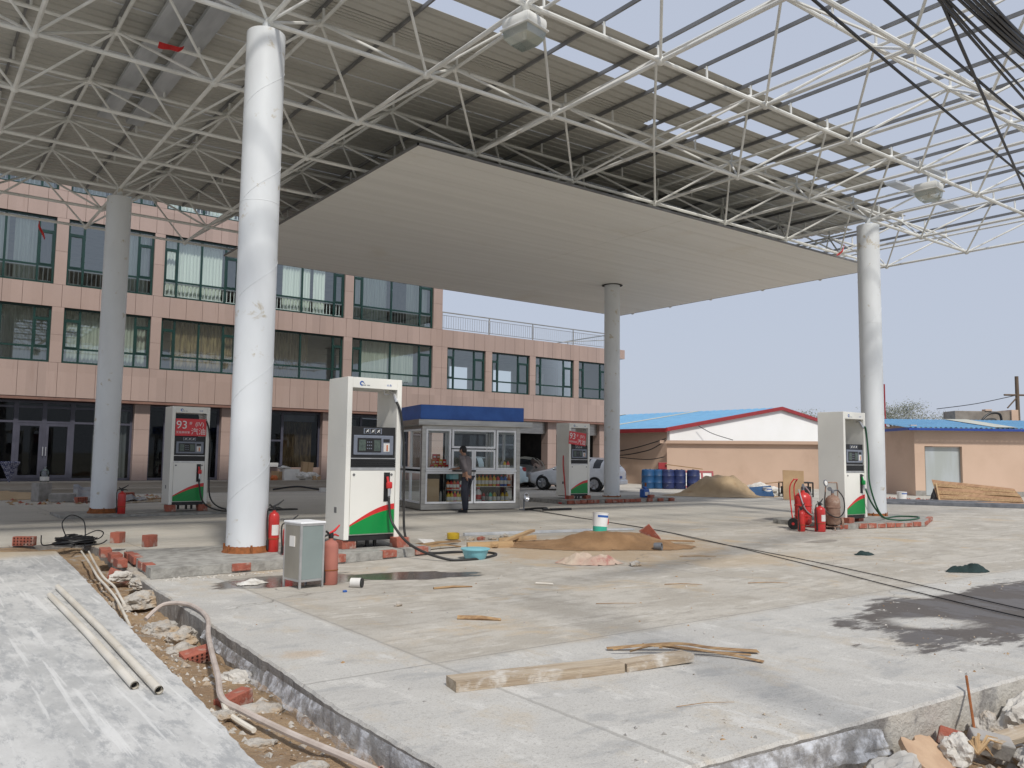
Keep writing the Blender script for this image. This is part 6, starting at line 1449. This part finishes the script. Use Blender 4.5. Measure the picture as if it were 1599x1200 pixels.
plank([(30.05,11.55,.03),(30.95,11.9,.40)],.07,.05,'second yellow batten right of the plywood','wood',group='battens on the plywood stack')
for i,(a,b2) in enumerate((((26.6,15.0),(29.4,10.3)),((26.9,14.6),(28.5,11.6)),((27.4,15.2),(30.6,9.9)),((27.1,14.1),(29.1,10.0)),((27.8,15.5),(31.0,10.6)))):
    mb=MB(); A_=Vector((*a,.03));B_=Vector((*b2,.03)); d_=(B_-A_); Mx=Matrix.Translation(A_)@Matrix.Rotation(math.atan2(d_.y,d_.x),4,'Z'); mb.bbox(0,d_.length,-.06,.06,-.028,.05+.012*i,.006,Mx); tag(mb.build('steel_bar',M['metalgrey']),('nearest grey steel bar lying before the annex','short grey steel bar second from the front','grey steel bar right under the plywood edge','grey steel bar running furthest to the right front','rearmost grey steel bar before the annex')[i],'steel bar','steel bars before the annex')
o=chips('brick_rubble',420,lambda r:(28.3+r.random()*2.2,14.6+r.random()*2.2),.03,.12,[M['brick'],M['stone'],M['brick']],lambda x,y:.0,11); tag(o,'broken brick rubble at the foot of the wall right of the column','rubble')
cloth('black_sack',31.8,15.6,.45,.35,.75,'black bag slumped before the pale annex door','black',14,0,'bag')
# ------------------------------------------------------------------ left rear: steps, debris
mb=MB(); mb.bbox(-.20,.20,-.16,.16,0,.52,.015); o=mb.build('stone_block',M['tilegrey']); o.location=(3.55,26.9,0); o.rotation_euler=(0,0,.5); tag(o,'upright grey concrete block at the left before the steps','block')
mb=MB(); mb.bbox(-.32,.32,-.2,.2,0,.24,.03); o=mb.build('stone_block',M['tilegrey']); o.location=(4.0,26.3,0); o.rotation_euler=(0,0,-.3); tag(o,'low grey block right of the upright one','block')
mb=MB(); nn=16; vs=[]
for j in range(9):
    for i in range(nn+1):
        u=i/nn; v=j/8; vs.append((1.9*u,1.0*v,.05+.42*v*(1-u)+.035*math.sin(i*2.1)+.05*mn.noise(Vector((u*4,v*4,3)))))
mb.add(vs,[(j*(nn+1)+i,j*(nn+1)+i+1,(j+1)*(nn+1)+i+1,(j+1)*(nn+1)+i) for j in range(8) for i in range(nn)]); o=mb.build('sheet_metal',M['metalgrey']); o.location=(4.2,25.9,.0); o.rotation_euler=(0,0,-.15); md=o.modifiers.new('s','SOLIDIFY'); md.thickness=.012; tag(o,'crumpled grey sheet of metal lying on the debris before the steps','sheet metal')
for P,lab in (((4.35,25.6,0),'brick lying at the left corner of the crumpled metal sheet'),((6.0,27.6,.02),'hollow brick end behind the crumpled metal sheet')): brick(P,.4,lab,'bricks before the steps',s=(1.3,1.4,1.8))
plank([(5.2,24.9,.0),(6.6,25.3,.03)],.16,.03,'pale plank end in front of the crumpled metal sheet','oldwood'); plank([(5.6,26.4,.02),(7.6,26.2,.02)],.08,.04,'dark lath sticking out of the debris towards the column','bark')
rock(6.75,22.3,.05,.12,(1.2,.9,.8),'dark clod on the ground behind the rear left column',seed=51,group=None)
o=chips('debris_scatter',300,lambda r:(2.6+r.random()*4.6,25+r.random()*4.2),.02,.11,[M['stone'],M['brick'],M['bark'],M['dirt']],lambda x,y:0,12); tag(o,'loose debris scattered before the left steps','debris')
heapo=heap('sand_heap',3.4,28.6,0,2.6,1.0,.20,'flat yellow sand bed against the left steps','sand2',15,(-1.0,0),.1)
t=empty('umbrella',(3.15,30.95,.41),0,'folded blue checked umbrella leaning upside down at the left glass front','umbrella')
mb=MB(); n_=24; vs=[]
for z,r0 in ((.0,.02),(.15,.06),(.45,.16),(.62,.24),(.66,.21)):
    for k in range(n_):
        a=6.283*k/n_; r=r0*(1+.22*math.cos(4*a)); vs.append((r*math.cos(a),r*math.sin(a),z))
mb.add(vs,[(i*n_+k,i*n_+(k+1)%n_,(i+1)*n_+(k+1)%n_,(i+1)*n_+k) for i in range(4) for k in range(n_)],False); mb.build('canopy_cloth',M['umbrella'],t)
mb=MB(); mb.tube([(0,0,-.01),(0,0,.85)],.012,6); mb.build('shaft',M['black'],t)
t=empty('water_bottle',(4.15,30.95,.41),0,'clear water bottle with a white label standing before the glass door','bottle')
mb=MB(); mb.lathe([(.125,0),(.135,.02),(.135,.30),(.12,.36),(.04,.42),(.04,.47)],n=18); mb.build('shell',M['clear'],t); mb=MB(); mb.lathe([(.137,.04),(.137,.17)],n=18); mb.build('label',M['labelwhite'],t); mb=MB(); mb.lathe([(.045,.47),(.045,.5)],n=12); mb.build('cap',M['metalgrey'],t)
# boxes heaped on the platform right of the nearest column
def cbox(x,y,z,w_,d_,h_,rz,ry,label,m='card'):
    mb=MB(); mb.bbox(-w_/2,w_/2,-d_/2,d_/2,0,h_,.006); mb.cur=1; mb.box(-.02,.02,-d_/2-.002,-d_/2+.002,.01,h_-.01)
    o=mb.build('cardboard_box',[M[m],M['labelwhite'] if m!='card' else M['bark']]); o.location=(x,y,z); o.rotation_euler=(0,ry,rz); return tag(o,label,'box','boxes heaped on the steps')
cbox(12.55,31.2,.40,.62,.45,.42,.05,0,'pale grey carton standing on the steps below the curtained shop window','labelwhite')
cbox(13.3,31.35,.64,.44,.20,.46,.0,.10,'brown cardboard box perched on the rubbish heap below the curtain')
cbox(12.05,31.25,.40,.32,.3,.34,.3,.1,'brown open carton at the left of the pale carton')
cbox(12.15,31.9,.90,.36,.16,.16,.0,0,'small white box on the ledge behind the pale carton','labelwhite')
cbox(13.55,31.1,.40,.4,.3,.16,.4,.0,'low torn carton at the right of the rubbish heap')
rock(13.2,31.15,.5,.30,(1.7,.8,.7),'heap of torn paper and rags on the steps','sack',61,0,None,.6,'rubbish','rubbish_heap'); rock(12.35,31.2,.86,.14,(1.5,1,.6),'crumpled paper on top of the pale carton','sack',62,0,None,.6,'paper','paper_scrap'); rock(11.9,31.1,.46,.13,(1,1,1),'orange plastic thing left of the pale carton','orange',63,0,None,.4,'rubbish','plastic_scrap')
wire([(11.3,29.6,.12),(12.2,29.5,.22),(13.2,29.6,.10),(14.2,29.5,.22),(15.2,29.7,.05)],.035,'dark pipe lying raised on blocks before the steps',group=None)
mb=MB(); mb.bbox(-.12,.12,-.12,.12,0,.16,.01); o=mb.build('white_block',M['labelwhite']); o.location=(13.2,29.5,.0); tag(o,'small white block under the dark pipe before the steps','block')
# garage clutter seen under the low wing
for i,(x,y,z,r,m_) in enumerate(((25.0,34.0,.3,.5,'wood'),(25.6,34.4,.4,.55,'bark'),(24.3,34.6,.5,.5,'metalgrey'))): rock(x,y,z,r,(1.2,.8,1.0),('orange brown clutter heap in the dark garage','brown clutter heap at the garage pillar','grey clutter heap deep in the dark garage')[i],m_,71+i,0,'clutter in the garage',.6,'clutter','clutter_heap')
# small blue can by the rear right column
mb=MB(); mb.bbox(-.14,.14,-.10,.10,0,.28,.03); mb.bbox(-.06,.06,-.05,.05,.28,.36,.02); mb.cur=1; mb.box(-.08,.08,-.105,-.099,.06,.18); o=mb.build('jerry_can',[M['blue'],M['labelwhite']]); o.location=(20.15,19.6,.125); tag(o,'blue jerry can standing on the island right of the rear right column','can')
plank([(20.35,19.75,.12),(20.36,19.77,.60)],.05,.05,'rusty stake upright behind the blue can','rust',cat='stake')
# overhead cables
def oh(a,b2,r,label,sag=.12):
    a=Vector(a);b2=Vector(b2); A_=a-(b2-a)*.9; B_=b2+(b2-a)*2.2; P=[]
    for i in range(25):
        u=i/24; p=A_.lerp(B_,u); p.z-=sag*math.sin(math.pi*u); P.append(p)
    mb=MB(); mb.tube(P,r,6); return tag(mb.build('overhead_cable',M['cable']),label,'cable','overhead cables at the upper right')
oh((6.5,4.2,5.68),(13.49,5.34,6.0),.017,'overhead cable furthest left, crossing the bare frame'); oh((7.01,3.8,5.68),(11.61,4.46,6.0),.017,'overhead cable second from the left'); oh((7.47,3.51,5.68),(14.56,5.64,6.0),.017,'overhead cable that falls most steeply at the right')
oh((7.51,3.52,5.68),(10.93,4.19,6.0),.015,'overhead cable just left of the thick bundle')
oh((7.50,3.45,5.66),(9.9,3.86,6.0),.015,'cable just under the thick bundle of overhead cables'); oh((7.52,3.47,5.64),(10.6,4.08,6.0),.014,'lowest thin cable splitting from the thick overhead bundle')
for i in range(5):
    oh((7.54+.05*i,3.39-.04*i,5.68),(9.8-.14*i,3.74-.05*i,6.0),.022 if i in (1,3) else .015,('leftmost strand of the thick black cable bundle','thick second strand of the black cable bundle','middle strand of the black cable bundle','thick fourth strand of the black cable bundle','rightmost strand of the thick black cable bundle')[i])
# unseen pole added behind the camera to cast a shadow band over the slab
t=empty('utility_pole',(3.10,-1.95,-.3),0,'unseen utility pole added behind the viewpoint to cast its shadow on the slab','pole'); mb=MB(); mb.tube([(0,0,0),(0,0,11.6)],[.11,.075],16); mb.build('shaft',M['polegrey'],t)
